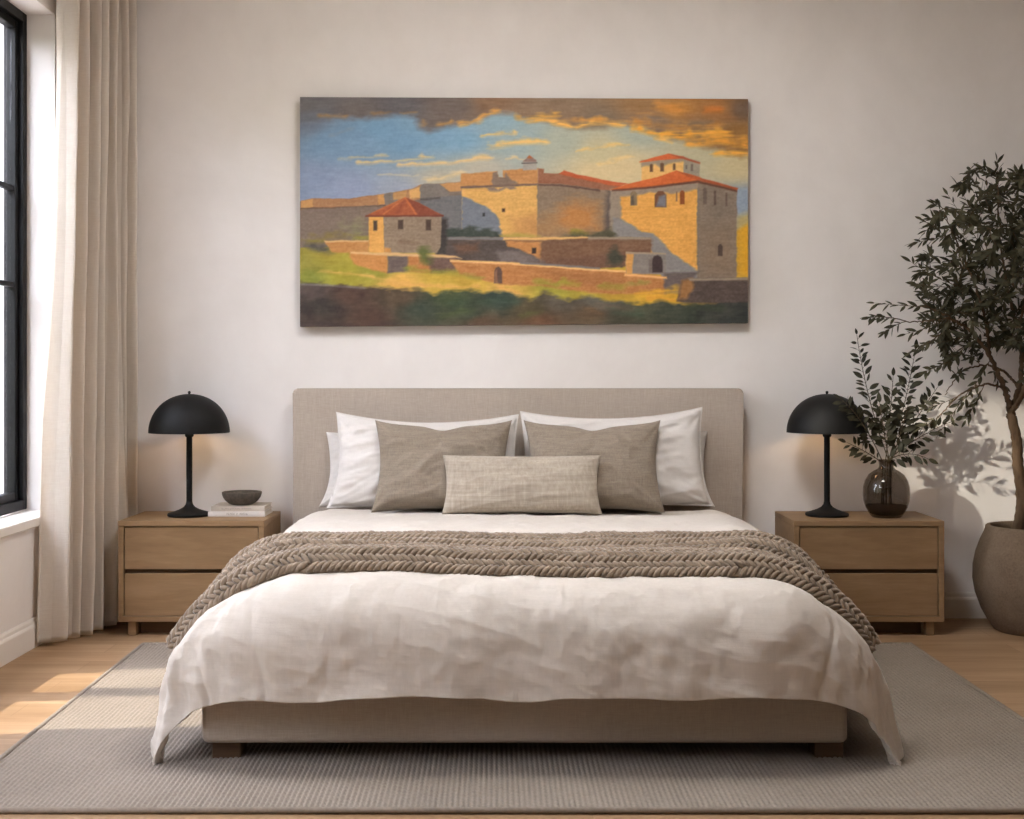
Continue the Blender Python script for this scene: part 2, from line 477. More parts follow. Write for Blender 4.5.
    poly([(436, 240), (505, 241), (520, 250), (545, 264), (436, 264)], (84, 74, 70), 1.4, 1, 8); poly([(455, 246), (478, 244), (480, 252), (458, 254)], (122, 84, 62), 3, 1.5, opac=.6)
    poly([(505, 242), (542, 242), (541, 262), (532, 256), (520, 250), (508, 247)], (188, 130, 78), 1.2, 1, 9); poly([(497, 252), (520, 252), (545, 264), (500, 264)], (118, 106, 104), 2.5, 1.5, opac=.9)
    poly([(541, 243), (651, 241), (651, 252), (541, 262)], (124, 92, 70), 3, 1.5, 8, opac=.7); poly([(532, 249), (536.2, 249), (536.2, 254.8), (532, 254.8)], (62, 48, 42), .7, .2, 2)
    poly([(443, 237.6), (505, 238.4), (505, 241), (443, 240.6)], (122, 118, 118), .8, .5, 4); poly([(503, 238.4), (545, 238.2), (586, 237.8), (590, 239.4), (545, 241), (503, 241)], (218, 172, 112), .8, .5, 5); poly([(588, 238), (651, 238.6), (651, 241), (588, 240.8)], (150, 132, 116), .8, .5, 4)
    poly([(606, 258), (612, 250), (618, 248), (624, 262), (622, 267), (608, 266)], (70, 68, 56), 3, 2, 8, 'blot')
    # --- small house at the left
    stroke([(354, 226), (358, 236)], 13, (138, 138, 100), .75); stroke([(356, 237), (368, 238)], 8, (140, 128, 52), .8); stroke([(315, 238), (345, 236)], 8, (128, 112, 62), .7)
    stroke([(312, 246), (326, 250)], 10, (80, 76, 72), .9); stroke([(308, 242), (320, 241)], 5, (138, 126, 56), .8)
    poly([(324, 241.4), (369, 241), (369, 254), (332, 252.6)], (184, 130, 78), .8, .5, 8); poly([(324, 241), (369, 240.4), (369, 242), (325, 242.6)], (208, 168, 120), .7, .4, 3)
    poly([(440, 218), (448, 219), (446, 256), (438, 256)], (64, 58, 56), 2, 1)
    poly([(368.6, 216), (384, 216), (384.4, 253.6), (369, 253)], (214, 159, 88), .7, .3, 9); poly([(383.6, 216), (442, 216), (440.6, 248), (437, 254), (384.4, 253.6)], (141, 122, 104), .7, .3, 9)
    poly([(400, 240), (420, 243), (415, 245), (398, 243)], (116, 92, 76), 1.5, 1, opac=.7); poly([(384, 248), (391, 249), (391, 253.6), (384, 253.6)], (196, 138, 78), 1, .4)
    for (a, b, c, d) in [(373.4, 377.2, 221, 231), (398, 403.2, 220.4, 229.6), (425.8, 431, 220, 231)]:
        poly([(a, c), (b, c), (b, d), (a, d)], (78, 62, 54), .7, .15, 3)
    poly([(365.5, 216.4), (385, 207), (405.5, 197.6), (424, 206), (443.6, 216.2)], (160, 88, 58), .7, .3, 8); poly([(405.5, 197.6), (424, 206), (443.6, 216.2), (417, 215.4)], (132, 72, 54), .7, .3, 6)
    stroke([(405.5, 198.5), (416, 214.5)], 1.8, (208, 118, 66), .8, .2); stroke([(405, 198.5), (384, 214.5)], 1.6, (204, 120, 70), .7, .2); stroke([(404, 198.8), (372, 213.6)], 1.6, (200, 112, 62), .6, .2); stroke([(398, 213), (404, 201)], 4, (126, 66, 50), .5, .3)
    poly([(365.5, 215.6), (443.6, 215.6), (443.6, 217.2), (365.5, 217.2)], (108, 58, 46), .7, .2, 2)
    # --- lower walls
    poly([(348, 253), (388, 255), (388, 274), (372, 271), (354, 264)], (194, 134, 78), 1.2, .7, 9); poly([(387.6, 256), (409, 256), (409, 272), (387.6, 274)], (106, 92, 88), 1, .7, 6)
    poly([(408, 256), (428, 257), (440, 272), (420, 274), (408, 272)], (182, 122, 74), 1.4, .8, 8); poly([(425, 258), (456, 257), (458, 272), (432, 274)], (110, 86, 78), 2, 1, 8)
    poly([(350, 252.4), (386, 253), (452, 256.4), (462, 259.4), (386, 256.2), (350, 254.4)], (210, 170, 122), .8, .5, 4)
    stroke([(425, 250), (427, 262)], 8, (88, 96, 52), .9)
    poly([(450, 261), (520, 264.4), (600, 271), (626, 273), (668, 279), (666, 297), (600, 296), (540, 288), (500, 286), (460, 276)], (180, 122, 74), 1., .7, 12)
    poly([(540, 270), (600, 276), (626, 280), (620, 292), (560, 284)], (156, 104, 66), 4, 2, 9, opac=.6)
    poly([(450, 260.6), (520, 264), (600, 270.6), (627, 272.4), (627, 274.4), (600, 273), (520, 266.4), (450, 262.6)], (228, 182, 122), .8, .5, 4); poly([(520, 263), (600, 269), (600, 271), (520, 265)], (116, 112, 112), .8, .4, 3)
    poly([(494, 285), (494.4, 272), (496, 268.8), (498.5, 267.8), (501, 269.6), (502, 273), (502.2, 285)], (96, 74, 66), .7, .2, 4); poly([(494.6, 284), (495, 273), (497, 270), (497.4, 284)], (132, 96, 76), .8, .2)
    # --- gatehouse at the foot of the tower
    poly([(626, 254.4), (666, 255.6), (666, 276.4), (626, 276)], (132, 123, 118), .7, .4, 6); poly([(626, 254.4), (634, 254.8), (632, 276), (626, 276)], (206, 150, 86), .9, .4, 7); poly([(626, 253.4), (666, 254.8), (666, 256.4), (626, 255.4)], (162, 142, 122), .7, .3, 3)
    poly([(651.8, 274.6), (652, 262), (654, 258), (657.6, 256.8), (661, 258.6), (662.6, 263), (662.8, 274.6)], (64, 50, 50), .8, .3, 3); poly([(648.6, 262), (652, 260), (652, 274.6), (649, 274.6)], (112, 100, 96), .8, .3)
    poly([(664, 275), (699, 274), (690, 284), (682, 296), (664, 296)], (104, 92, 90), 1.4, .8, 6)
    poly([(625, 275.4), (667, 278.8), (667, 281), (625, 278)], (226, 172, 112), .8, .4, 4)
    # --- grass patches, path
    for s in [([(318, 271), (360, 275), (390, 282), (424, 288)], 3.5, (214, 166, 94), .8), ([(380, 284), (440, 288), (478, 288)], 4, (214, 164, 92), .7), ([(496, 288), (518, 296)], 5, (216, 164, 96), .8),
              ([(315, 262), (345, 258)], 6, (162, 152, 62), .6), ([(410, 270), (440, 273)], 6, (138, 146, 56), .7), ([(446, 273), (480, 280)], 5, (134, 138, 54), .6), ([(540, 284), (556, 286)], 7, (140, 144, 52), .75), ([(562, 283), (576, 286)], 6, (150, 152, 50), .7),
              ([(600, 288), (622, 290)], 7, (146, 144, 56), .7), ([(632, 286), (646, 284)], 5, (128, 132, 60), .6), ([(640, 296), (676, 292)], 7, (216, 164, 52), .8), ([(650, 302), (672, 302)], 4, (212, 150, 56), .7), ([(306, 270), (316, 280)], 5, (124, 132, 60), .6)]:
        stroke(*s)
    # --- the shaded bank in front
    fg = idw([(310, 292, (88, 76, 72)), (350, 296, (84, 64, 56)), (320, 308, (64, 58, 54)), (310, 322, (72, 60, 56)), (370, 318, (82, 62, 54)), (400, 300, (86, 72, 58)), (420, 310, (62, 70, 60)), (450, 300, (70, 80, 56)), (470, 315, (66, 72, 58)),
              (500, 302, (60, 72, 64)), (530, 312, (88, 78, 58)), (560, 305, (92, 84, 74)), (590, 318, (98, 80, 62)), (600, 304, (96, 92, 84)), (640, 314, (78, 80, 64)), (680, 318, (62, 66, 56)), (720, 312, (62, 62, 58)), (745, 320, (52, 54, 52)), (480, 324, (92, 72, 58)), (540, 324, (104, 74, 56)), (620, 324, (72, 68, 56))])
    fg += (blot * 13 + streak * 6)[..., None] * np.array([1, .9, .7])
    lay(polymask([(296, 283), (330, 285), (365, 288), (390, 290), (420, 291), (434, 296), (448, 292), (470, 291), (484, 294), (505, 293), (530, 301), (545, 293), (556, 297), (572, 302), (590, 297), (600, 302), (640, 307), (662, 303), (684, 308), (752, 300), (752, 340), (296, 340)], 2.2, 2.2), fg)
    for s in [([(452, 306), (490, 302)], 9, (56, 72, 56), .6), ([(440, 318), (470, 312)], 7, (74, 88, 52), .5), ([(500, 300), (516, 304)], 7, (64, 82, 68), .6), ([(520, 318), (540, 312)], 6, (84, 88, 46), .5), ([(600, 308), (630, 312)], 7, (104, 88, 74), .5), ([(584, 310), (600, 316)], 5, (112, 84, 58), .5), ([(690, 308), (720, 312)], 8, (58, 68, 50), .6), ([(612, 314), (640, 318)], 6, (62, 76, 60), .6)]:
        stroke(*s)
    stroke([(300, 284.6), (330, 286), (364, 289)], 2.4, (126, 120, 120), .8, .4)
    poly([(682, 283), (692, 281), (752, 281), (752, 306), (684, 306), (676, 304)], (86, 73, 68), 1.2, .7, 9); poly([(682, 283), (692, 281), (694, 290), (686, 302), (678, 302)], (172, 118, 66), 2, .8, opac=.75); poly([(688, 281), (752, 280.4), (752, 283), (690, 283.6)], (146, 130, 114), .8, .4, 4)
    # --- canvas weave and bristle marks
    im += (fine * 3.0 + vnoise(sh, H // 2, 90, 21) * 2.5 + vnoise(sh, 80, 300, 22) * 1.5)[..., None]
    return np.clip(im, 8, 250) / 255.
# ------------------------------------------------------------------ materials of the room
def plaster(name, c1, c2):
    M = Mat(name, c1, .9, .15)
    f = M.math('ADD', M.math('MULTIPLY', M.noise(1.1, 5, .62, dist=.5), .65), M.math('MULTIPLY', M.noise(5.5, 4, .6, (1, 1, .7)), .35))
    M.color(M.ramp(f, [(.3, c1), (.7, c2)]))
    M.bump(M.noise(16, 5, .6), .10, .004); M.bump(M.noise(140, 2, .5), .06, .001)
    return M.m


m_wall = plaster('limewash_plaster', srgb(226, 220, 215), srgb(240, 235, 231))
m_accent = plaster('taupe_plaster', srgb(92, 84, 77), srgb(106, 97, 89))
m_side = plaster('greige_plaster', srgb(158, 150, 142), srgb(174, 166, 158))
m_white = plain_noise_mat('white_paint', srgb(228, 222, 214), srgb(234, 228, 221), 3, .55, .25)
m_ceil = plain_noise_mat('ceiling_paint', srgb(238, 234, 228), srgb(242, 238, 233), 2, .9, .1)


def floor_mat():
    M = Mat('oak_planks', srgb(190, 150, 110), .5, .3)
    br = M.n('ShaderNodeTexBrick')
    br.offset = .37; br.squash = 1.0
    br.inputs['Scale'].default_value = 1.0; br.inputs['Brick Width'].default_value = 1.9; br.inputs['Row Height'].default_value = .165
    br.inputs['Mortar Size'].default_value = .0016; br.inputs['Mortar Smooth'].default_value = .2
    br.inputs['Color1'].default_value = (0, 0, 0, 1); br.inputs['Color2'].default_value = (1, 1, 1, 1); br.inputs['Mortar'].default_value = (.5, .5, .5, 1)
    M.l(M.coord((1, 1, 1), (0, 0, 0), (.4, .07, 0)), br.inputs['Vector'])
    plank = M.ramp(br.outputs['Color'], [(0, srgb(166, 138, 108)), (1, srgb(184, 155, 125))])
    g = M.noise(30, 6, .62, (.07, 1, 1), dist=.8); g2 = M.noise(7, 4, .55, (.1, 1, 1), dist=1.5)
    grain = M.ramp(M.math('ADD', M.math('MULTIPLY', g, .55), M.math('MULTIPLY', g2, .45)), [(.3, srgb(205, 190, 172)), (.68, srgb(255, 253, 248))])
    c = M.mix(1.0, plank, grain, 'MULTIPLY')
    c = M.mix(M.math('MULTIPLY', br.outputs['Fac'], .55), c, srgb(110, 82, 58))
    M.color(c)
    M.bump(M.math('SUBTRACT', M.math('MULTIPLY', g, .1), br.outputs['Fac']), .25, .0015)
    return M.m


m_floor = floor_mat()
m_black = plain_noise_mat('black_powder_coat', srgb(14, 14, 14), srgb(19, 19, 19), 60, .5, .25)


def glass_mat():
    m = bpy.data.materials.new('window_glass'); m.use_nodes = True
    nt = m.node_tree; nt.nodes.clear()
    out = nt.nodes.new('ShaderNodeOutputMaterial'); mx = nt.nodes.new('ShaderNodeMixShader')
    tr = nt.nodes.new('ShaderNodeBsdfTransparent'); gl = nt.nodes.new('ShaderNodeBsdfGlossy')
    gl.inputs['Roughness'].default_value = .02
    tr.inputs['Color'].default_value = (.97, .985, .975, 1)
    lw = nt.nodes.new('ShaderNodeLayerWeight'); lw.inputs['Blend'].default_value = .5
    pw = nt.nodes.new('ShaderNodeMath'); pw.operation = 'POWER'; pw.inputs[1].default_value = 5.0
    ma = nt.nodes.new('ShaderNodeMath'); ma.operation = 'MULTIPLY_ADD'; ma.inputs[1].default_value = .5; ma.inputs[2].default_value = .03
    nt.links.new(lw.outputs['Facing'], pw.inputs[0]); nt.links.new(pw.outputs[0], ma.inputs[0])
    nt.links.new(ma.outputs[0], mx.inputs[0]); nt.links.new(tr.outputs[0], mx.inputs[1]); nt.links.new(gl.outputs[0], mx.inputs[2]); nt.links.new(mx.outputs[0], out.inputs[0])
    return m


m_glass = glass_mat()

# ------------------------------------------------------------------ room shell
XL, XR, YB, YF, ZC = -2.03, 3.25, 6.05, -1.6, 3.12
WT = .26                      # wall thickness
# window openings in the left wall (Y0, Y1, Z0, Z1)
W1 = (3.97, 5.67, .51, 2.75)
W2 = (1.35, 3.2, .51, 2.75)  # unseen second window, added for soft light from the front left

struct(box('floor', XL - WT, XR + WT, YF - WT, YB + WT, -.15, 0, m_floor))
struct(box('ceiling', XL - WT, XR + WT, YF - WT, YB + WT, ZC, ZC + .15, m_ceil))
struct(box('wall_back', XL - WT, XR + WT, YB, YB + WT, 0, ZC, m_wall))
struct(box('wall_right', XR, XR + WT, YF, YB, 0, ZC, m_side))
struct(box('wall_front', XL - WT, XR + WT, YF - WT, YF, 0, ZC, m_accent))
# left wall: piers, parapets and lintels in one continuous wall
struct(boxes('wall_left', [
    (XL - WT, XL, YF, W2[0], 0, ZC), (XL - WT, XL, W2[1], W1[0], 0, ZC), (XL - WT, XL, W1[1], YB, 0, ZC),
    (XL - WT, XL, W2[0], W2[1], 0, W2[2]), (XL - WT, XL, W2[0], W2[1], W2[3], ZC),
    (XL - WT, XL, W1[0], W1[1], 0, W1[2]), (XL - WT, XL, W1[0], W1[1], W1[3], ZC)], m_wall))


def base_profile(name, runs):
    """runs: list of (x0,x1,y0,y1) footprints; a stepped skirting: flat board, then a small ogee lip"""
    return


def skirting(name, x0, x1, y0, y1, nx, ny):
    """board along a wall whose inward normal is (nx, ny)"""
    prof = [(0, 0), (.018, 0), (.018, .088), (.015, .096), (.010, .100), (.010, .112), (.006, .120), (0, .122)]
    vs = []; fs = []
    ends = [(x0, y0), (x1, y1)]
    for (x, y) in ends:
        for (d, z) in prof:
            vs.append((x + nx * d, y + ny * d, z))
    n = len(prof)
    for i in range(n):
        j = (i + 1) % n
        fs.append((i, j, n + j, n + i))
    fs.append(tuple(range(n))); fs.append(tuple(range(n, 2 * n)))
    bm = bmesh.new(); bv = [bm.verts.new(v) for v in vs]
    for f in fs:
        bm.faces.new([bv[i] for i in f])
    return struct(bm_obj(name, bm, m_white))


skirting('baseboard_back', XL, XR, YB, YB, 0, -1)
skirting('baseboard_left', XL, XL, YF, YB, 1, 0)
skirting('baseboard_right', XR, XR, YF, YB, -1, 0)
skirting('baseboard_front', XL, XR, YF, YF, 0, 1)

def window(idx, w, wall, front, stiles, bars, barred=None):
    """black steel window: frame, sashes between the mullions, glazing bars, panes, sill.
    wall is the inner face of the wall it sits in; front tells the front wall from the left wall"""
    a0, a1, z0, z1 = w
    G = wall - .165

    def bl(lst):
        return [(b[2], b[3], b[0], b[1], b[4], b[5]) if front else b for b in lst]
    e = bpy.data.objects.new('window_%d' % idx, None); COL.objects.link(e)
    e.location = ((a0 + a1) / 2, G, z0) if front else (G, (a0 + a1) / 2, z0)
    struct(e)
    zf0 = z0 + .045
    fw = .045
    boxes('window_frame', bl([(G - .045, G + .042, a0, a0 + fw, zf0, z1), (G - .045, G + .042, a1 - fw, a1, zf0, z1),
                              (G - .045, G + .042, a0 + fw, a1 - fw, z1 - fw, z1), (G - .045, G + .042, a0 + fw, a1 - fw, zf0, zf0 + fw)]), m_black, e, .003)
    ys = [a0 + fw] + stiles + [a1 - fw]
    for i in range(len(ys) - 1):
        a = ys[i] + (.0 if i == 0 else .028); b = ys[i + 1] - (.0 if i == len(ys) - 2 else .028)
        if i < len(ys) - 2:
            boxes('mullion', bl([(G - .04, G + .04, b, b + .056, zf0 + fw, z1 - fw)]), m_black, e, .003)
        sw = .035; za, zb = zf0 + fw, z1 - fw
        sash = boxes('sash', bl([(G - .02, G + .022, a, a + sw, za, zb), (G - .02, G + .022, b - sw, b, za, zb),
                                 (G - .02, G + .022, a + sw, b - sw, zb - sw, zb), (G - .02, G + .022, a + sw, b - sw, za, za + sw)]), m_black, e, .003)
        if barred is None or i in barred:
            boxes('glazing_bar', bl([(G - .012, G + .014, a + sw, b - sw, zb_ - .011, zb_ + .011) for zb_ in bars]), m_black, sash, .002)
        boxes('pane', bl([(G - .003, G + .003, a + sw, b - sw, za + sw, zb - sw)]), m_glass, sash)
    boxes('window_sill', bl([(G + .03, wall + .03, a0, a1, z0, z0 + .04)]), m_white, e, .004)
    return e


window(1, W1, XL, False, [4.53, 4.95], [1.968, 1.546], (2,))
window(2, W2, XL, False, [2.0], [1.968, 1.546])
# ------------------------------------------------------------------ smooth 2-D noise for shaping cloth
class N2:
    def __init__(self, seed):
        self.t = np.random.RandomState(seed).rand(256, 256)

    def __call__(self, x, y):
        x = np.asarray(x, float); y = np.asarray(y, float)
        xi = np.floor(x).astype(int); yi = np.floor(y).astype(int)
        fx = x - xi; fy = y - yi
        fx = fx * fx * fx * (fx * (fx * 6 - 15) + 10); fy = fy * fy * fy * (fy * (fy * 6 - 15) + 10)
        T = self.t
        a = T[xi % 256, yi % 256]; b = T[(xi + 1) % 256, yi % 256]; c = T[xi % 256, (yi + 1) % 256]; d = T[(xi + 1) % 256, (yi + 1) % 256]
        return ((a + (b - a) * fx) * (1 - fy) + (c + (d - c) * fx) * fy) * 2 - 1

    def fbm(self, x, y, o=4, g=.5):
        s = 0; a = 1
        for k in range(o):
            s = s + a * self(x * 2 ** k + 17.3 * k, y * 2 ** k + 5.1 * k); a *= g
        return s

    def ridge(self, x, y, o=3):
        s = 0; a = 1
        for k in range(o):
            s = s + a * (1 - 2 * np.abs(self(x * 2 ** k + 31.7 * k, y * 2 ** k + 11.9 * k))); a *= .5
        return s


def sstep(a, b, x):
    t = np.clip((x - a) / (b - a), 0, 1)
    return t * t * (3 - 2 * t)


def grid_quads(nu, nv, wrap_u=False):
    """row-major grid (nv rows of nu)"""
    i = np.arange(nv - 1)[:, None]; j = np.arange(nu if wrap_u else nu - 1)[None, :]
    j2 = (j + 1) % nu
    return np.stack([i * nu + j, i * nu + j2, (i + 1) * nu + j2, (i + 1) * nu + j], -1).reshape(-1, 4)


def grid_normals(P):
    du = np.gradient(P, axis=1); dv = np.gradient(P, axis=0)
    n = np.cross(du, dv)
    return n / (np.linalg.norm(n, axis=-1, keepdims=True) + 1e-12)


def shell(name, P, thick, mat, parent=None):
    """closed cloth: outer grid P (rows, cols, 3), inner copy offset by thick (rows, cols) against the normal"""
    N = grid_normals(P)
    if N[N.shape[0] // 2, N.shape[1] // 2, 2] < 0:
        N = -N
    Q = P - N * thick[..., None]
    r, c = P.shape[:2]
    top = grid_quads(c, r); bot = grid_quads(c, r)[:, ::-1] + r * c
    ring = np.concatenate([np.arange(c), np.arange(1, r) * c + c - 1, (r - 1) * c + np.arange(c - 2, -1, -1), np.arange(r - 2, 0, -1) * c])
    r2 = np.roll(ring, -1)
    side = np.stack([ring, ring + r * c, r2 + r * c, r2], -1)
    V = np.concatenate([P.reshape(-1, 3), Q.reshape(-1, 3)])
    return mesh_obj(name, V, np.concatenate([top, bot, side]), mat, parent)


# ------------------------------------------------------------------ bed frame
m_uphol = linen('taupe_upholstery', srgb(164, 151, 138), srgb(186, 173, 160), 420, .35, .2)
m_darkwood = oak('dark_walnut', srgb(74, 55, 40), srgb(92, 70, 52), srgb(110, 84, 63), 'x')
m_sheet = linen('white_bed_linen', srgb(226, 219, 211), srgb(240, 234, 228), 520, .18, .25)
m_duvet = linen('cream_washed_linen', srgb(196, 187, 176), srgb(209, 200, 190), 430, .32, .5)

CX = .033
bed = thing('upholstered_bed', 'wide bed with a beige linen upholstered headboard and base on short dark wooden feet', 'bed', (CX, 4.9, 0))
XH0, XH1 = -1.018, 1.075


def rounded_slab(name, x0, x1, y0, y1, z0, z1, rc, re, mat, parent):
    """upholstered slab standing in the XZ plane with rounded top corners (rc) and soft edges (re)"""
    bm = bmesh.new()
    pts = [(x0, z0), (x1, z0)]
    for k in range(9):
        a = k / 8 * PI / 2
        pts.append((x1 - rc + rc * math.cos(a), z1 - rc + rc * math.sin(a)))
    for k in range(9):
        a = PI / 2 + k / 8 * PI / 2
        pts.append((x0 + rc + rc * math.cos(a), z1 - rc + rc * math.sin(a)))
    a = [bm.verts.new((x, y0, z)) for x, z in pts]; b = [bm.verts.new((x, y1, z)) for x, z in pts]
    bm.faces.new(a); bm.faces.new(b[::-1])
    for i in range(len(pts)):
        j = (i + 1) % len(pts)
        bm.faces.new((a[i], a[j], b[j], b[i]))
    ed = [e for e in bm.edges if abs(e.verts[0].co.y - e.verts[1].co.y) < 1e-6]
    bmesh.ops.bevel(bm, geom=ed, offset=re, segments=4, profile=.5, affect='EDGES')
    o = bm_obj(name, bm, mat, parent); smooth_by_angle(o, 40)
    return o


hb = rounded_slab('headboard', XH0, XH1, 5.925, 6.045, .05, 1.088, .022, .014, m_uphol, bed)
tubes('seam', [([(.027, 5.9255, .3), (.027, 5.9255, 1.07)], [.0016] * 2)], m_uphol, hb, 6)
bx0, bx1 = -.917, .992
bmb = bmesh.new()
add_box(bmb, bx0, bx1, 3.76, 5.92, .062, .40, .022, 4)
o = bm_obj('base', bmb, m_uphol, bed); smooth_by_angle(o, 40)
for fx in (-.850, .944):
    for fy in (3.80, 5.6):
        box('foot', fx - .043, fx + .043, fy, fy + .09, .0, .064, m_darkwood, bed, .004)
o = box('mattress', -.88, .95, 3.87, 5.90, .401, .49, m_sheet, bed, .03, 4); smooth_by_angle(o, 40)

# ------------------------------------------------------------------ duvet: how the cloth lies over the bed
TOPZ = .548
YFRONT = 3.875                # where the top starts to fall at the foot
YBACK = 5.70


def lie(s, y):
    """cloth point: s across from the middle line, y = distance along the bed (below YFRONT it is cloth length hanging down).
    returns X, Y, Z and the overhang length"""
    yy = np.clip(y, YFRONT, 6)
    a = .635 + .165 * sstep(3.95, 4.6, yy) + .03 * sstep(4.6, 5.6, yy)
    rx = .45 - .16 * sstep(3.95, 4.6, yy) - .05 * sstep(4.6, 5.6, yy)
    ox = np.maximum(np.abs(s) - a, 0); oy = np.maximum(YFRONT - y, 0)
    ol = np.sqrt(ox ** 2 + oy ** 2) + 1e-9
    cph, sph = ox / ol, oy / ol
    ang = 2 * cph * sph
    o = ol * (1 - .05 * ang ** 2)
    ry = .21
    r = rx * cph ** 2 + ry * sph ** 2 + 1e-6
    thm = 1.36 * sph ** 2 + 1.45 * cph ** 2
    th = np.minimum(o / r, thm)
    rest = np.maximum(o - r * thm, 0)
    drop = r * (1 - np.cos(th)) + rest * np.sin(thm)
    hor = np.sin(th)
    hx = (rx * hor + rest * np.cos(thm)) * cph ** .92 + .075 * ang ** 2 * cph * np.clip((o - .3) / .4, 0, 1)
    hy = (ry * hor + rest * np.cos(thm)) * sph ** .80
    X = CX + np.sign(s) * (np.minimum(np.abs(s), a) + hx)
    Y = np.maximum(y, YFRONT) - hy
    Z = TOPZ - drop
    return X, Y, Z, o


nA, nB, nC, nD = N2(3), N2(11), N2(23), N2(31)
SIDE, FRONT = 1.34, .45
su = np.linspace(-1, 1, 460); su = su * (1 - .12 * (1 - np.abs(su)) * 0)
yv = np.concatenate([np.linspace(YBACK, 3.97, 120), np.linspace(3.97, YFRONT - FRONT, 150)[1:]])
S, Yv = np.meshgrid(su * SIDE, yv)
# the hem line is uneven
Sj = S * (1 + .012 * nA(Yv * 3.1, 4.2 + 0 * S) * (np.abs(su)[None, :] ** 6))
fr = np.clip((YFRONT - Yv) / FRONT, 0, 1)
Yj = Yv - fr ** 3 * (.010 * nB(S * 2.6, 1.7 + 0 * S) + .012 * nB(S * 6.5, 9.7 + 0 * S)) 
X, Y, Z, O = lie(Sj, Yj)
P = np.stack([X, Y, Z], -1)
Nn = grid_normals(P)
if Nn[10, 230, 2] < 0:
    Nn = -Nn
sidef = np.clip((np.abs(Sj) - .75) / .6, 0, 1)
cornerf = sidef * fr
hang = np.clip(O / .45, 0, 1)
# broad pillowy swell, crumples, long soft folds that hang, gathered pleats by the two corners
d = .009 * nA.fbm(S * 2.1, Yv * 2.3, 3)
d += .0052 * nC.ridge(S * 3.2 + .7 * nA(S * 3, Yv * 3), Yv * 5.5 + 1.4 * S, 3) * (.25 + .75 * hang)
d += .0030 * nB.fbm(S * 15, Yv * 12, 3) + .0016 * nC.ridge(S * 22, Yv * 16 + S * 6, 2) * (.4 + .6 * hang)
fold = nD(S * 5.2 + .5 * nA(S * 2, Yv * 5), Yv * 1.1 + 3.3)
d += .013 * fold * fr ** 1.2 * (.5 + .5 * sstep(.35, .75, np.abs(S)))
pleat = np.abs(nC(S * 13 + 1.2 * nA(S * 3, Yv * 4), Yv * 1.6 + 8.1)) * 2 - .7
d += .016 * pleat * fr ** 1.4 * sstep(.48, .66, np.abs(S)) * (1 - sstep(.88, 1.05, np.abs(S)))
fold2 = nB(Yv * 6.0 + .5 * nA(S * 3, Yv * 3), S * 1.2 + 7.7)
d += .010 * fold2 * sidef ** 1.2 * (1 - fr)
ang = np.arctan2(np.maximum(np.abs(Sj) - .7, 0), np.maximum(YFRONT - Yv, 1e-4))
d += .010 * nD(ang * 5.5 + .6 * nA(S * 4, Yv * 4), O * 1.5 + 2.2 + np.sign(S)) * cornerf ** .7
# diagonal drag lines from the corners
d += .0060 * nA((S - .55 * Yv) * 7, (S + Yv) * 1.3) * hang
# puffed body of the filling at the foot
d += .020 * np.sin(np.clip(fr, 0, 1) * PI) ** 1.2 * (1 - .6 * sidef)
bk = 1 - sstep(5.35, 5.65, Yv)
P = P + Nn * d[..., None]
P[..., 2] -= .012 * (1 - bk)
# cuff: the turned-back top edge below the pillows makes a low step
cuff = sstep(4.86 + .02 * nA(S * 2.0, 3.0 + 0 * S), 4.90 + .02 * nA(S * 2.0, 3.0 + 0 * S), Yv)
P[..., 2] += .008 * cuff 
edge = np.minimum(np.minimum((1 - np.abs(su))[None, :] * SIDE, (Yv - yv[-1])), (YBACK - Yv) + .004)
thick = .028 * np.sqrt(np.clip(edge / .035, 0, 1)) + .001
P[..., 2] = np.maximum(P[..., 2], .022)
duvet = shell('duvet', P, thick, m_duvet)
tag(duvet, 'cream linen duvet spread over the bed with its corners falling to the rug', 'duvet')

# ------------------------------------------------------------------ chunky knitted throw
def knit_mat():
    M = Mat('taupe_wool_yarn', srgb(158, 142, 124), .95, .1)
    M.color(M.ramp(M.noise(30, 4, .6), [(.3, srgb(118, 102, 86)), (.7, srgb(154, 137, 118))]))
    M.bump(M.noise(600, 2, .6), .3, .001)
    M.sheen(.3, .4)
    return M.m


m_knit = knit_mat()
TY0, TY1 = 3.835, 4.62       # front and back edge on the bed
TS = 1.12


def throw_point(s, t):
    """s across (cloth length), t 0..1 from the front edge to the back edge"""
    y = TY0 + (TY1 - TY0) * t + .012 * nA(s * 2.2, 5.5 + 0 * s) + .05 * (np.abs(s) / TS) ** 3 * (t - .25)
    X, Y, Z, O = lie(s, y)
    # lengthwise rucks
    w = .10 * nB(s * 1.1, 2.0 + 0 * s) + .05 * nC(s * 2.7, 8.0 + 0 * s)
    ruck = .018 * np.exp(-((t - .42 - w) / .06) ** 2) + .026 * np.exp(-((t - .66 - .8 * w) / .050) ** 2) + .020 * np.exp(-((t - .93 - .3 * w) / .05) ** 2)
    ruck = ruck + .046 * np.exp(-(np.maximum(np.abs(t - .13 - .25 * w) - .03, 0) / .062) ** 2) - .006
    return X, Y, Z, ruck


def throw_frame(s, t):
    e = 1e-3
    X, Y, Z, R = throw_point(s, t)
    P0 = np.stack([X, Y, Z], -1)
    X1, Y1, Z1, R1 = throw_point(s + e, t); X2, Y2, Z2, R2 = throw_point(s, t + e)
    du = np.stack([X1, Y1, Z1], -1) - P0; dv = np.stack([X2, Y2, Z2], -1) - P0
    n = np.cross(du, dv); n /= np.linalg.norm(n, axis=-1, keepdims=True)
    n = np.where(n[..., 2:3] < -.2, -n, n)
    dens = (nA.fbm(s * 2.1, (TY0 + (TY1 - TY0) * t) * 2.3, 3) * .009)
    P = P0 + n * (R + dens + .015)[..., None]
    return P, n


# body of the blanket under the stitches
gs, gt = np.meshgrid(np.linspace(-TS, TS, 240), np.linspace(0, 1, 110))
GP, GN = throw_frame(gs, gt)
under_t = np.full(gs.shape, .012)
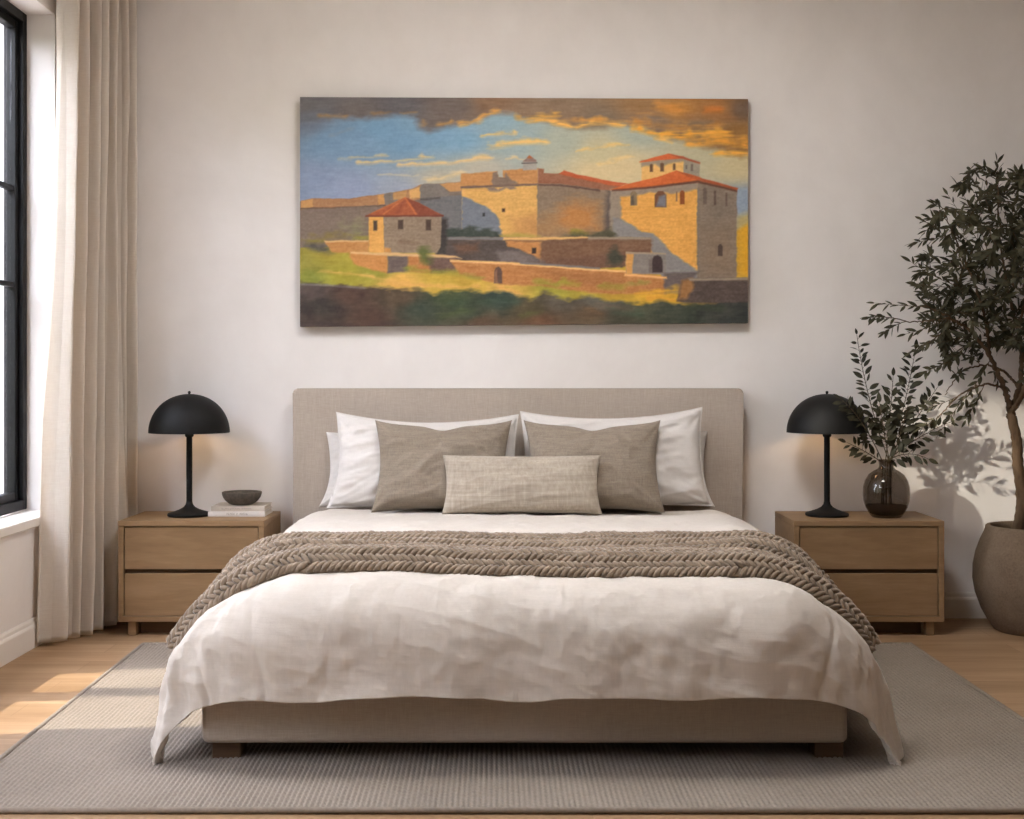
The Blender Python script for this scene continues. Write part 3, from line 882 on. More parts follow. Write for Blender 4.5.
# stitches: rows of slanted lobes, alternating their slant row by row
rows = 32; cols = 112
lv, lf = [], []
nu_, nv_ = 6, 5
th_ = np.linspace(0, 2 * PI, nu_, endpoint=False)
ph_ = np.linspace(-1, 1, nv_)
prof_r = np.array([.35, .85, 1.0, .85, .35])
loc = []
for k, p in enumerate(ph_):
    for a in th_:
        loc.append((p, prof_r[k] * math.cos(a), prof_r[k] * math.sin(a)))
loc = np.array(loc)          # along, across, up
q = grid_quads(nu_, nv_, True)
capA = np.array([[0, 5, 4, 3], [0, 3, 2, 1]]); b0 = (nv_ - 1) * nu_
capB = np.array([[b0, b0 + 1, b0 + 2, b0 + 3], [b0, b0 + 3, b0 + 4, b0 + 5]])
lq = np.concatenate([q, capA, capB])
rs = np.random.RandomState(5)
row_i, col_i = np.meshgrid(np.arange(rows), np.arange(cols * 1), indexing='ij')
row_i = row_i.ravel(); col_i = col_i.ravel()
_tq = np.linspace(0, 1, 400); _rq = throw_point(np.zeros(400), _tq)[3]
_al = np.concatenate([[0], np.cumsum(np.hypot(np.diff(_tq) * (TY1 - TY0), np.diff(_rq)))]); _al /= _al[-1]
tt = np.interp((row_i + .35) / rows, _al, _tq)      # rows keep an even spacing over the rucks
ss = -TS + 2 * TS * (col_i + .5 + .0 * (row_i % 2)) / cols
e = 2e-3
C0, n0 = throw_frame(ss, tt)
Ca, _ = throw_frame(ss + e, tt); Cb, _ = throw_frame(ss, tt + e)
du = Ca - C0; du /= np.linalg.norm(du, axis=1, keepdims=True)
dv = Cb - C0; dv /= np.linalg.norm(dv, axis=1, keepdims=True)
nn = np.cross(du, dv); nn /= np.linalg.norm(nn, axis=1, keepdims=True)
nn = np.where((nn * n0).sum(1, keepdims=True) < 0, -nn, nn)
sl = np.where(row_i % 2 == 0, 1.0, -1.0)[:, None]
al = du * sl * .74 + dv * .67
al /= np.linalg.norm(al, axis=1, keepdims=True)
ac = np.cross(nn, al)
ln = .0225 * (1 + .10 * rs.randn(len(ss)))[:, None, None]
wd = .0098 * (1 + .07 * rs.randn(len(ss)))[:, None, None]
up = .0125 * (1 + .10 * rs.randn(len(ss)))[:, None, None]
LV = C0[:, None, :] + al[:, None, :] * loc[None, :, 0:1] * ln + ac[:, None, :] * loc[None, :, 1:2] * wd + nn[:, None, :] * (loc[None, :, 2:3] * up + .004 + .004 * loc[None, :, 0:1])
base = (np.arange(len(ss)) * len(loc))[:, None, None]
LF = (lq[None] + base).reshape(-1, 4)
# the closed under-cloth
NQ = GN
Qi = GP - NQ * under_t[..., None]
r_, c_ = gs.shape
V0 = np.concatenate([GP.reshape(-1, 3), Qi.reshape(-1, 3)])
ring = np.concatenate([np.arange(c_), np.arange(1, r_) * c_ + c_ - 1, (r_ - 1) * c_ + np.arange(c_ - 2, -1, -1), np.arange(r_ - 2, 0, -1) * c_]); r2 = np.roll(ring, -1)
F0 = np.concatenate([grid_quads(c_, r_), grid_quads(c_, r_)[:, ::-1] + r_ * c_, np.stack([ring, ring + r_ * c_, r2 + r_ * c_, r2], -1)])
VV = np.concatenate([V0, LV.reshape(-1, 3)])
FF = np.concatenate([F0, LF + len(V0)])
throw = mesh_obj('knitted_throw', VV, FF, m_knit)
tag(throw, 'chunky taupe knitted throw laid across the bed over the duvet', 'throw blanket')

# ------------------------------------------------------------------ pillows
def pillow(name, cx, cy, zb, w, h, th, tilt, yaw, roll, mat, label, cat, group, seed, flange=0.0, pinch=.06, crease=.006, sag=.0, plump=.42, dent=0.0, cornerlift=0.0, flare=0.0):
    """upright pillow, bottom edge at zb, leaning back by tilt; local u across, v up, w towards the viewer"""
    nA_, nB_ = N2(seed), N2(seed + 50)
    nu, nv = 90, 72
    k = np.linspace(-1, 1, nu); u = np.sign(k) * (1 - (1 - np.abs(k)) ** 1.35)
    k = np.linspace(-1, 1, nv); v = np.sign(k) * (1 - (1 - np.abs(k)) ** 1.35)
    U, V = np.meshgrid(u, v)
    outs = []
    for side in (1, -1):
        bulge_u = 1 - pinch * (1 - V ** 2) ** 1.0 * np.abs(U) ** 2
        bulge_v = 1 - pinch * 1.15 * (1 - U ** 2) ** 1.0 * np.abs(V) ** 2
        fu = np.clip((1 - np.abs(U)) * w / 2 - flange, 0, None) / (w / 2 - flange); fv = np.clip((1 - np.abs(V)) * h / 2 - flange, 0, None) / (h / 2 - flange)
        T = (np.clip(1 - (1 - fu) ** 2.6, 0, 1) * np.clip(1 - (1 - fv) ** 2.6, 0, 1)) ** plump
        fat = T * th / 2 * (1 - .18 * V)                     # heavier towards the bottom
        x = U * w / 2 * bulge_u * (1 + flare * np.clip(-V, 0, 1) ** 2 - flare * .3 * np.clip(V, 0, 1) ** 2)
        z = V * h / 2 * bulge_v
        # creases run in from the corners and along the bottom
        cr = nA_.ridge(U * 2.4 + V * 1.1 * np.sign(U), V * 2.6 - U * .9, 3) * crease
        cu = np.abs(U) * np.abs(V)
        radial = nB_(np.arctan2(1.05 - np.abs(V), 1.05 - np.abs(U)) * 6 + np.sign(U) * 3 + np.sign(V) * 7, cu * 1.3) * crease * 1.6 * cu
        low = nB_(U * 3.5 + 4, V * 1.2) * crease * 1.5 * sstep(.2, -.8, V)
        mid = nA_.fbm(U * 1.3 + side * 5, V * 1.3, 2) * th * .07
        dep = (fat + (cr + radial + low + mid) * np.clip(T, 0, 1)) * side
        if dent and side > 0:                                # karate-chop dent in the top edge
            pass
        dz = -dent * np.exp(-(U / .22) ** 2) * np.clip((V + .2) / 1.2, 0, 1) ** 2
        z = z + dz + cornerlift * np.abs(U) ** 6 * np.clip(V, 0, 1) ** 4 - sag * (1 - U ** 2) * np.clip(V, 0, 1)
        if flange:
            ripple = nB_(U * 6 * np.abs(V) + V * 6 * np.abs(U), 3 + U + V) * .005 * (1 - np.clip(T * 3, 0, 1))
            dep = dep + ripple + .0015 * side
        else:
            dep = dep + .0012 * side
        outs.append(np.stack([x, dep, z], -1))
    A, B = outs
    ca, sa = math.cos(tilt), math.sin(tilt)
    pts = []
    for Q in (A, B):
        x, d_, z = Q[..., 0], Q[..., 1], Q[..., 2] + h / 2
        cr_, sr_ = math.cos(roll), math.sin(roll)
        x, z = x * cr_ - (z - h / 2) * sr_, x * sr_ + (z - h / 2) * cr_ + h / 2
        y = -d_                                             # towards the viewer
        y2 = y * ca + z * sa; z2 = -y * sa * 1 + z * ca
        z2 = z * ca - (-y) * (-sa) if False else z * ca - y * sa
        cy_, sy_ = math.cos(yaw), math.sin(yaw)
        xr = x * cy_ - y2 * sy_; yr = x * sy_ + y2 * cy_
        pts.append(np.stack([cx + xr, cy + yr, z2], -1))
    zmin = min(np.percentile(p[..., 2], .4) for p in pts)
    for p in pts:
        p[..., 2] += zb - zmin
        p[..., 2] = np.maximum(p[..., 2], zb - .004)        # it settles on the bed
    r, c = pts[0].shape[:2]
    ring = np.concatenate([np.arange(c), np.arange(1, r) * c + c - 1, (r - 1) * c + np.arange(c - 2, -1, -1), np.arange(r - 2, 0, -1) * c]); r2 = np.roll(ring, -1)
    Vt = np.concatenate([pts[0].reshape(-1, 3), pts[1].reshape(-1, 3)])
    Ft = np.concatenate([grid_quads(c, r), grid_quads(c, r)[:, ::-1] + r * c, np.stack([ring, ring + r * c, r2 + r * c, r2], -1)])
    o = mesh_obj(name, Vt, Ft, mat)
    bm = bmesh.new(); bm.from_mesh(o.data); bmesh.ops.recalc_face_normals(bm, faces=bm.faces); bm.to_mesh(o.data); bm.free()
    o.data.polygons.foreach_set('use_smooth', np.full(len(o.data.polygons), True))
    return tag(o, label, cat, group)


m_pillow = linen('white_pillow_linen', srgb(206, 200, 194), srgb(220, 214, 208), 480, .22, .35)
m_taupe = linen('taupe_woven_wool', srgb(122, 109, 95), srgb(156, 143, 127), 300, .55, .3)
m_lumbar = linen('oatmeal_slub_linen', srgb(150, 138, 123), srgb(188, 176, 160), 260, .6, .75)
ZB = .559
gp = 'white pillows against the headboard'
pillow('pillow', -.455, 5.85, ZB - .012, .82, .345, .15, .16, 0, 0, m_pillow, 'white pillow half hidden at the back left, only its outer edge showing against the headboard', 'pillow', gp, 101, 0, .07, .010, flare=.05)
pillow('pillow', .50, 5.85, ZB - .012, .82, .35, .15, .16, 0, 0, m_pillow, 'white pillow half hidden at the back right, only its outer edge showing against the headboard', 'pillow', gp, 103, 0, .07, .010, flare=.05)
pillow('pillow', -.388, 5.73, ZB - .012, .845, .44, .17, .22, .0, -.012, m_pillow, 'large white linen pillow standing behind the left taupe cushion', 'pillow', gp, 105, .010, .055, .012, .03, flare=.045)
pillow('pillow', .458, 5.73, ZB - .012, .845, .455, .17, .22, -.0, .022, m_pillow, 'large white linen pillow standing behind the right taupe cushion', 'pillow', gp, 107, .010, .055, .012, .03, flare=.045)
gc = 'square taupe cushions on the bed'
pillow('cushion', -.306, 5.55, ZB - .006, .612, .415, .18, .38, .0, .0, m_taupe, 'square taupe wool cushion leaning behind the left end of the lumbar cushion', 'cushion', gc, 201, 0, .10, .006, 0, .42, .022, .012)
pillow('cushion', .358, 5.55, ZB - .006, .612, .415, .18, .38, .0, .0, m_taupe, 'square taupe wool cushion leaning behind the right end of the lumbar cushion', 'cushion', gc, 203, 0, .10, .006, 0, .42, .022, .012)
pillow('lumbar_cushion', .042, 5.42, ZB, .680, .257, .13, .30, 0, .0, m_lumbar, 'small oblong oatmeal cushion in front of the two square cushions', 'cushion', None, 207, 0, .055, .003, 0, .42)
# ------------------------------------------------------------------ rug
def rug_build():
    M = Mat('grey_beige_wool', srgb(160, 148, 136), .95, .1)
    M.color(M.ramp(M.math('ADD', M.math('MULTIPLY', M.noise(90, 3, .6), .6), M.math('MULTIPLY', M.noise(2.2, 3), .4)), [(.3, srgb(122, 111, 99)), (.7, srgb(150, 138, 125))]))
    M.bump(M.noise(900, 2, .6), .4, .001)
    M.sheen(.15, .5)
    x0, x1, y0, y1 = -1.575, 1.70, 3.335, 5.42
    skew = .055                      # the rug lies a touch askew along its left side
    pitch = .0150
    nr = int((x1 - x0 - .04) / pitch)
    nx = nr * 4 + 1; ny = 300
    xs = np.linspace(x0 + .02, x1 - .02, nx); ys = np.linspace(y1 - .02, y0 + .02, ny)
    Xg, Yg = np.meshgrid(xs, ys)
    ph = (Xg - xs[0]) / (xs[-1] - xs[0]) * nr
    rib = np.abs(np.sin(PI * ph)) ** .7
    k = np.floor(ph)
    knot = .5 + .5 * np.sin(2 * PI * (Yg / .027) + k * 2.4)
    nz = N2(77)
    h = .0095 + .0050 * rib * (.62 + .38 * knot) + .0012 * nz.fbm(Xg * 20, Yg * 20, 2)
    rowline = np.exp(-(((Yg * 4.2) % 1 - .5) / .012) ** 2)
    h = h - .0016 * rowline
    Xg = Xg + .0012 * np.sin(2 * PI * (Yg / .027) + k * 2.4)
    Xg = Xg + skew * (y1 - Yg) / (y1 - y0) * (x1 - Xg) / (x1 - x0)
    P = np.stack([Xg, Yg, h], -1)
    root = thing('area_rug', 'large grey-beige ribbed wool rug on the oak floor under the bed', 'rug', ((x0 + x1) / 2, (y0 + y1) / 2, 0))
    o = shell('pile', P, np.full(h.shape, .008), M.m, root)
    # corded edge binding running round the four sides
    pts = []
    c = [(x0 + skew + .012, y0 + .012), (x1 - .012, y0 + .012), (x1 - .012, y1 - .012), (x0 + .012, y1 - .012), (x0 + skew + .012, y0 + .012)]
    lst = []
    for i in range(4):
        a, b = Vector((*c[i], .0092)), Vector((*c[i + 1], .0092)); n = int((b - a).length / .012)
        p = [a.lerp(b, j / n) for j in range(n + 1)]
        lst.append((p, [.0082 + (.0012 if j % 2 else 0) for j in range(n + 1)]))
    tubes('binding', lst, M.m, root, 8)


rug_build()

# ------------------------------------------------------------------ bedside cabinets
m_oak = oak('oak_veneer', srgb(122, 95, 66), srgb(137, 109, 78), srgb(151, 122, 90), 'x')
m_oak_side = oak('oak_veneer_side', srgb(126, 99, 72), srgb(141, 113, 84), srgb(154, 127, 97), 'y')
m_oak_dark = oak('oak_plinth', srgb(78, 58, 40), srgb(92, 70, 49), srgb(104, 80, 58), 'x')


def nightstand(x0, x1, yf, label):
    yb = 6.03; z0, z1 = .063, .5075
    t = thing('nightstand', label, 'nightstand', ((x0 + x1) / 2, (yf + yb) / 2, 0), 'oak nightstands')
    p = .024
    c = boxes('cabinet_body', [(x0, x1, yf, yb, z1 - p, z1), (x0, x1, yf, yb, z0, z0 + p), (x0, x0 + p, yf, yb, z0 + p, z1 - p), (x1 - p, x1, yf, yb, z0 + p, z1 - p),
                               (x0 + p, x1 - p, yb - .02, yb, z0 + p, z1 - p)], m_oak, t, .0015)
    zi0, zi1 = z0 + p + .003, z1 - p - .003
    gap = .020
    hh = (zi1 - zi0 - gap) / 2
    for zz in (zi0, zi0 + hh + gap):
        # drawer front with a slanted finger pull along its top edge
        bm = bmesh.new()
        a, b, fy = x0 + p + .004, x1 - p - .004, yf + .006
        prof = [(fy, zz), (fy, zz + hh - .002), (fy + .003, zz + hh), (fy + .010, zz + hh), (fy + .020, zz + hh - .014), (fy + .020, zz)]
        L = [bm.verts.new((a, y, z)) for y, z in prof]; R = [bm.verts.new((b, y, z)) for y, z in prof]
        bm.faces.new(L); bm.faces.new(R[::-1])
        for i in range(len(prof)):
            j = (i + 1) % len(prof); bm.faces.new((L[i], L[j], R[j], R[i]))
        d = bm_obj('drawer', bm, m_oak, t)
        boxes('drawer_box', [(a + .015, a + .027, fy + .021, yb - .05, zz + .01, zz + hh - .03), (b - .027, b - .015, fy + .021, yb - .05, zz + .01, zz + hh - .03),
                             (a + .027, b - .027, fy + .021, yb - .05, zz + .01, zz + .018), (a + .027, b - .027, yb - .062, yb - .05, zz + .018, zz + hh - .03)], m_oak_side, d)
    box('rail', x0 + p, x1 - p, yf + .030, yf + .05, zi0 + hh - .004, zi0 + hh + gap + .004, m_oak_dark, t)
    for lx in (x0 + .038, x1 - .038 - .036):
        for ly in (yf + .02, yb - .07):
            box('leg', lx, lx + .036, ly, ly + .036, 0, z0 + .0005, m_oak, t, .002)
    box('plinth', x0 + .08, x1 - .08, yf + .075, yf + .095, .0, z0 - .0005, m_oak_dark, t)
    return t


NS_L = (-1.734, -1.092, 5.62); NS_R = (1.241, 1.903, 5.62)
nightstand(*NS_L, 'two-drawer oak nightstand between curtain and bed, under a lamp and two books')
nightstand(*NS_R, 'two-drawer oak nightstand between bed and potted tree, under a lamp and a vase')
ZT = .5075

# ------------------------------------------------------------------ mushroom table lamps
def emis_mat(name, col, s):
    m = bpy.data.materials.new(name); m.use_nodes = True
    b = m.node_tree.nodes['Principled BSDF']
    b.inputs['Base Color'].default_value = col; b.inputs['Emission Color'].default_value = col; b.inputs['Emission Strength'].default_value = s
    return m


m_bulb = emis_mat('warm_bulb', (1.0, .62, .30, 1), 26.0)
m_lampblack = plain_noise_mat('matte_black_metal', srgb(15, 14, 13), srgb(20, 19, 18), 40, .6, .22)
m_brass = Mat('dark_socket', srgb(60, 50, 40), .5, .4, .6).m


def table_lamp(x, y, label):
    t = thing('table_lamp', label, 'lamp', (x, y, ZT), 'black mushroom lamps')
    R = .181; zr = ZT + .380; H = .176
    lathe('base', x, y, [(0, ZT), (.092, ZT), (.097, ZT + .003), (.0975, ZT + .010), (.094, ZT + .014), (.070, ZT + .021), (.045, ZT + .030), (.026, ZT + .041), (.0165, ZT + .053), (.0135, ZT + .066), (.0, ZT + .066)], m_lampblack, t)
    lathe('stem', x, y, [(.0, ZT + .064), (.0133, ZT + .064), (.0133, ZT + .366), (.0, ZT + .366)], m_lampblack, t, 32)
    lathe('collar', x, y, [(0, ZT + .360), (.0165, ZT + .360), (.0195, ZT + .366), (.0195, ZT + .374), (.015, ZT + .380), (.013, ZT + .40), (0, ZT + .40)], m_lampblack, t, 32)
    prof = []
    for k in range(25):
        a = k / 24 * PI / 2
        prof.append((R * math.cos(a) ** .96, zr + H * math.sin(a)))
    prof[-1] = (0, zr + H)
    inner = [(max(r - .003, 0), z - (.0025 if r < R * .8 else 0)) for r, z in prof][::-1]
    inner[-1] = (R - .003, zr)
    inner[0] = (0, zr + H - .003)
    o = lathe('lamp_shade', x, y, inner + prof, m_lampblack, t, 96, 50)
    lathe('finial', x, y, [(0, zr + H - .002), (.005, zr + H - .002), (.005, zr + H + .003), (.0065, zr + H + .006), (.0062, zr + H + .010), (.003, zr + H + .0135), (0, zr + H + .014)], m_lampblack, t, 20)
    s = lathe('socket', x, y, [(0, ZT + .398), (.017, ZT + .398), (.017, ZT + .432), (.0, ZT + .432)], m_brass, t, 24)
    lathe('bulb', x, y, [(0, ZT + .430), (.012, ZT + .430), (.014, ZT + .440), (.024, ZT + .462), (.029, ZT + .480), (.026, ZT + .498), (.015, ZT + .510), (0, ZT + .514)], m_bulb, s, 24)


# added drum-shaped fill light over the bed, out of view, to brighten the wall
m_fill_down = emis_mat('fill_light_panel', (.97, .97, .985, 1), 24.5)
m_fill_side = emis_mat('fill_light_drum', (.95, .94, .92, 1), 15.0)
LX, LY, LR = .28, 3.95, .38
cl = thing('ceiling_fill_light', 'added round drum fill light above the bed, out of view', 'fill light', (LX, LY, 3.0))
lathe('drum', LX, LY, [(LR - .004, 2.99), (LR, 2.99), (LR, 3.119), (LR - .004, 3.119), (LR - .004, 2.99)], m_fill_side, cl, 72, caps=False)
lathe('fill_panel', LX, LY, [(0, 2.996), (LR - .006, 2.996), (LR - .006, 3.000), (0, 3.000)], m_fill_down, cl, 72)

table_lamp(-1.472, 5.825, 'black mushroom table lamp beside the books on the left nightstand')
table_lamp(1.438, 5.83, 'black mushroom table lamp beside the glass vase on the right nightstand')

# ------------------------------------------------------------------ books and bowl
m_pages = plain_noise_mat('paper_pages', srgb(214, 204, 190), srgb(226, 217, 204), 300, .9, .1, (.02, .02, 1))
m_ink = Mat('grey_print', srgb(150, 140, 132), .8, .1).m


def book(x0, x1, y0, y1, z0, th, cmat, label, marks, yaw=0.0):
    t = thing('book', label, 'book', ((x0 + x1) / 2, (y0 + y1) / 2, z0), 'books on the left nightstand')
    t.rotation_euler = (0, 0, 0)
    c = .0028
    bm = bmesh.new()
    add_box(bm, x0, x1, y0, y1, z0, z0 + c, .0008, 1); add_box(bm, x0, x1, y0, y1, z0 + th - c, z0 + th, .0008, 1)
    # rounded spine facing the room
    n = 6; L = []; Rr = []
    for k in range(n + 1):
        a = k / n * PI
        yy = y0 + .004 - .004 * math.sin(a); zz = z0 + th / 2 - (th / 2) * math.cos(a)
        L.append(bm.verts.new((x0, yy, zz))); Rr.append(bm.verts.new((x1, yy, zz)))
    for k in range(n):
        bm.faces.new((L[k], L[k + 1], Rr[k + 1], Rr[k]))
    bm_obj('cover', bm, cmat, t)
    box('pages', x0 + .004, x1 - .005, y0 + .004, y1 - .005, z0 + c, z0 + th - c, m_pages, t)
    boxes('lettering', [(x0 + a, x0 + b, y0 - .0006, y0 + .0006, z0 + th * .5 + lo, z0 + th * .5 + hi) for a, b, lo, hi in marks], m_ink, t)


def glyphs(x, n, h, w, seed, gaps=()):
    """worn, unreadable spine print: short upright and level strokes"""
    r = random.Random(seed); out = []
    for i in range(n):
        if i in gaps:
            x += w * .9; continue
        k = r.randrange(4)
        out.append((x, x + w * .16, -h / 2, h / 2))
        if k in (0, 1):
            out.append((x + w * .16, x + w * .62, h * .5 - h * .18, h * .5))
        if k in (1, 2):
            out.append((x + w * .16, x + w * .58, -h * .09, h * .09))
        if k in (0, 3):
            out.append((x + w * .55, x + w * .70, -h / 2, h / 2))
        if k == 2:
            out.append((x + w * .16, x + w * .62, -h * .5, -h * .5 + h * .18))
        x += w
    return out


m_cov1 = plain_noise_mat('pale_grey_cover', srgb(214, 206, 198), srgb(222, 215, 208), 50, .7, .2)
m_cov2 = plain_noise_mat('beige_cover', srgb(190, 178, 164), srgb(200, 188, 175), 50, .7, .2)
book(-1.379, -1.122, 5.792, 5.990, ZT, .0232, m_cov1, 'white-spined book at the bottom of the pair under the bowl', glyphs(.085, 13, .0085, .0076, 4, (5, 7)))
book(-1.366, -1.124, 5.797, 5.985, ZT + .0234, .0232, m_cov2, 'beige-spined book lying on the white-spined book, under the bowl', glyphs(.046, 24, .0062, .0058, 9, (6, 15)))


def stone_mat():
    M = Mat('dark_stoneware', srgb(70, 62, 54), .7, .3)
    M.color(M.ramp(M.noise(45, 5, .7), [(.25, srgb(66, 60, 54)), (.55, srgb(94, 86, 77)), (.8, srgb(122, 111, 99))]))
    M.bump(M.noise(160, 3, .6), .3, .001)
    return M.m


zb = ZT + .0466
cxb, cyb = -1.243, 5.875
outer = [(0, zb), (.040, zb), (.046, zb + .0015), (.060, zb + .008), (.074, zb + .020), (.084, zb + .035), (.0888, zb + .049), (.0895, zb + .058), (.0870, zb + .0595)]
inn = [(.0845, zb + .057), (.080, zb + .040), (.070, zb + .025), (.053, zb + .014), (.03, zb + .009), (0, zb + .007)]
bowl = lathe('bowl', cxb, cyb, outer + inn, stone_mat(), None, 64, 50, lambda a, z: .012 * math.sin(2 * a + .6) + .008 * math.sin(3 * a))
tag(bowl, 'small dark stoneware bowl resting on the two books', 'bowl')

# ------------------------------------------------------------------ curtain (one gathered linen panel by the window)
def curtain_mat():
    M = Mat('sheer_oatmeal_linen', srgb(206, 188, 165), .9, .1)
    wv = M.noise(380, 2, .6, (1, 1, .05)); wh = M.noise(380, 2, .6, (.05, .05, 1)); sl = M.noise(70, 2, .5, (.4, .4, 4.0))
    f = M.math('ADD', M.math('MULTIPLY', M.math('ADD', wv, wh), .35), M.math('MULTIPLY', sl, .3))
    M.color(M.ramp(f, [(.36, srgb(226, 218, 208)), (.62, srgb(242, 237, 229))]))
    M.bump(M.math('ADD', wv, wh), .35, .001)
    nt = M.nt; out = [n for n in nt.nodes if n.type == 'OUTPUT_MATERIAL'][0]
    tl = nt.nodes.new('ShaderNodeBsdfTranslucent'); tl.inputs['Color'].default_value = srgb(240, 231, 218)
    mx = nt.nodes.new('ShaderNodeMixShader'); mx.inputs[0].default_value = .45
    nt.links.new(M.bsdf.outputs[0], mx.inputs[1]); nt.links.new(tl.outputs[0], mx.inputs[2]); nt.links.new(mx.outputs[0], out.inputs[0])
    return M.m


def curtain():
    nz = N2(900); n2 = N2(905)
    nu, nv = 520, 130
    u = np.linspace(0, 1, nu); v = np.linspace(0, 1, nv)        # v 0 hem, 1 top
    Ug, Vg = np.meshgrid(u, v)
    y = 5.385 + .16 * Vg + (5.985 - 5.385 - .16 * Vg) * Ug
    y = y + (1 - Vg) ** 1.5 * (.5 - Ug) * -.03
    # deep folds: irregular spacing, softer at the bottom
    ph = Ug * 6.6 + .42 * nz(Ug * 5, .3 + 0 * Vg) + .20 * nz(Ug * 7, Vg * 1.6 + 9)
    wave = np.sin(2 * PI * ph)
    wave = np.sign(wave) * np.abs(wave) ** .75
    amp = (.062 + .014 * n2(Ug * 6, .7 + 0 * Vg)) * (1.0 - .10 * Vg)
    trend = -1.945 + .150 * Ug ** .9 + .012 * (1 - Vg)
    x = trend + amp * wave * (1 - .25 * Ug) + .014 * nz(Ug * 9, Vg * 2.2) + .003 * n2.fbm(Ug * 40, Vg * 9, 2)
    y = y + .020 * np.cos(2 * PI * ph) + .008 * nz(Vg * 2.4, Ug * 5)
    # the first folds spread forward near the floor
    sp = (1 - Vg) ** 2
    x = x - .030 * sp * (1 - Ug) + .0
    x = np.maximum(x, XL + .021 + .01)
    z = .012 + (ZC - .03 - .012) * Vg
    z = z + .010 * (1 - Vg) ** 20 * (1 + nz(Ug * 12, 3 + 0 * Vg))
    P = np.stack([x, y, z], -1)
    N = grid_normals(P)
    Q = P - N * .0022
    r, c = P.shape[:2]
    ring = np.concatenate([np.arange(c), np.arange(1, r) * c + c - 1, (r - 1) * c + np.arange(c - 2, -1, -1), np.arange(r - 2, 0, -1) * c]); r2 = np.roll(ring, -1)
    V = np.concatenate([P.reshape(-1, 3), Q.reshape(-1, 3)])
    Fq = np.concatenate([grid_quads(c, r), grid_quads(c, r)[:, ::-1] + r * c, np.stack([ring, ring + r * c, r2 + r * c, r2], -1)])
    t = thing('curtain', 'floor-length oatmeal linen curtain gathered beside the black window', 'curtain', (-1.9, 5.68, 0))
    mesh_obj('curtain_panel', V, Fq, curtain_mat(), t)
    box('curtain_track', -1.93, -1.86, 3.3, 6.04, ZC - .028, ZC - .001, m_white, t, .003)


curtain()

# ------------------------------------------------------------------ painting on the wall
def painting():
    Wn, Hn = 672, 345
    im = paint_fortress(Wn, Hn)
    lin = np.where(im <= .04045, im / 12.92, ((im + .055) / 1.055) ** 2.4)
    lin = np.clip(lin * np.array(PAINT_GAIN), 0, .95)
    yf = 5.995
    tl, tr, bl, br = at(300, 97, yf), at(748, 99, yf), at(300, 326.6, yf), at(748, 323, yf)
    t = thing('canvas_painting', 'wide unframed oil painting of a stone fortress at sunset hung above the headboard', 'painting', ((tl.x + tr.x) / 2, 6.03, (bl.z + br.z) / 2))
    uu = np.linspace(0, 1, Wn)[None, :, None]; vv = np.linspace(0, 1, Hn)[:, None, None]
    P = (np.array(tl) * (1 - uu) + np.array(tr) * uu) * (1 - vv) + (np.array(bl) * (1 - uu) + np.array(br) * uu) * vv
    o = mesh_obj('picture', P.reshape(-1, 3), grid_quads(Wn, Hn)[:, ::-1], None, t, True)
    ca = o.data.color_attributes.new('paint', 'FLOAT_COLOR', 'POINT')
    rgba = np.ones((Wn * Hn, 4), np.float32); rgba[:, :3] = lin.reshape(-1, 3)
    ca.data.foreach_set('color', rgba.ravel())
    M = Mat('oil_paint', (1, 1, 1, 1), .62, .22)
    at_ = M.nt.nodes.new('ShaderNodeAttribute'); at_.attribute_name = 'paint'
    M.color(at_.outputs['Color'])
    M.bump(M.noise(60, 4, .6, (.35, 1, 1)), .12, .001); M.bump(M.noise(500, 1, .5), .08, .0006)
    o.data.materials.append(M.m)
    # stretched canvas behind the picture: the four wrapped edges and the back
    e = .0005; yb = 6.046
    fr = [(p.x, yf, p.z) for p in (tl, tr, br, bl)]; bk = [(p.x, yb, p.z) for p in (tl, tr, br, bl)]
    vs = fr + bk
    fs = [(0, 1, 5, 4), (1, 2, 6, 5), (2, 3, 7, 6), (3, 0, 4, 7), (4, 5, 6, 7)]
    bm = bmesh.new(); bv = [bm.verts.new(v) for v in vs]
    for f in fs:
        bm.faces.new([bv[i] for i in f])
    bm_obj('canvas_edge', bm, plain_noise_mat('painted_canvas_edge', srgb(120, 108, 96), srgb(140, 126, 112), 30, .8, .1), t)


PAINT_GAIN = (1.12, 1.13, 1.10)
painting()
# ------------------------------------------------------------------ leaves and twigs
def leaf_proto(n=5, width=.16, cup=.10, droop=.12, tipn=1.0):
    """unit leaf along +X, width in Y, face up +Z: (verts, faces)"""
    vs = [(0, 0, 0)]; fs = []
    for i in range(1, n):
        t = i / n
        w = width * (math.sin(PI * t ** .85) ** tipn)
        z = -droop * t * t
        vs += [(t, -w, z + cup * w), (t, 0, z), (t, w, z + cup * w)]
    vs.append((1, 0, -droop))
    L = len(vs) - 1
    fs += [(0, 1, 2), (0, 2, 3)]
    for i in range(n - 2):
        a = 1 + 3 * i; b = a + 3
        fs += [(a, b, b + 1), (a, b + 1, a + 1), (a + 1, b + 1, b + 2), (a + 1, b + 2, a + 2)]
    a = 1 + 3 * (n - 2)
    fs += [(a, L, a + 1), (a + 1, L, a + 2)]
    return np.array(vs), np.array(fs)


def leaves_mesh(name, items, proto, mat, parent):
    """items: (pos, dir, up, length)"""
    pv, pf = proto
    V = []; Fx = []
    for i, (p, d, up, ln) in enumerate(items):
        d = d.normalized(); s = up.cross(d)
        if s.length < 1e-4:
            s = Vector((1, 0, 0)).cross(d)
        s.normalize(); u = d.cross(s)
        B = np.array([d, s, u]) * ln
        V.append(pv @ B + np.array(p)); Fx.append(pf + i * len(pv))
    return mesh_obj(name, np.concatenate(V), np.concatenate(Fx), mat, parent, True)


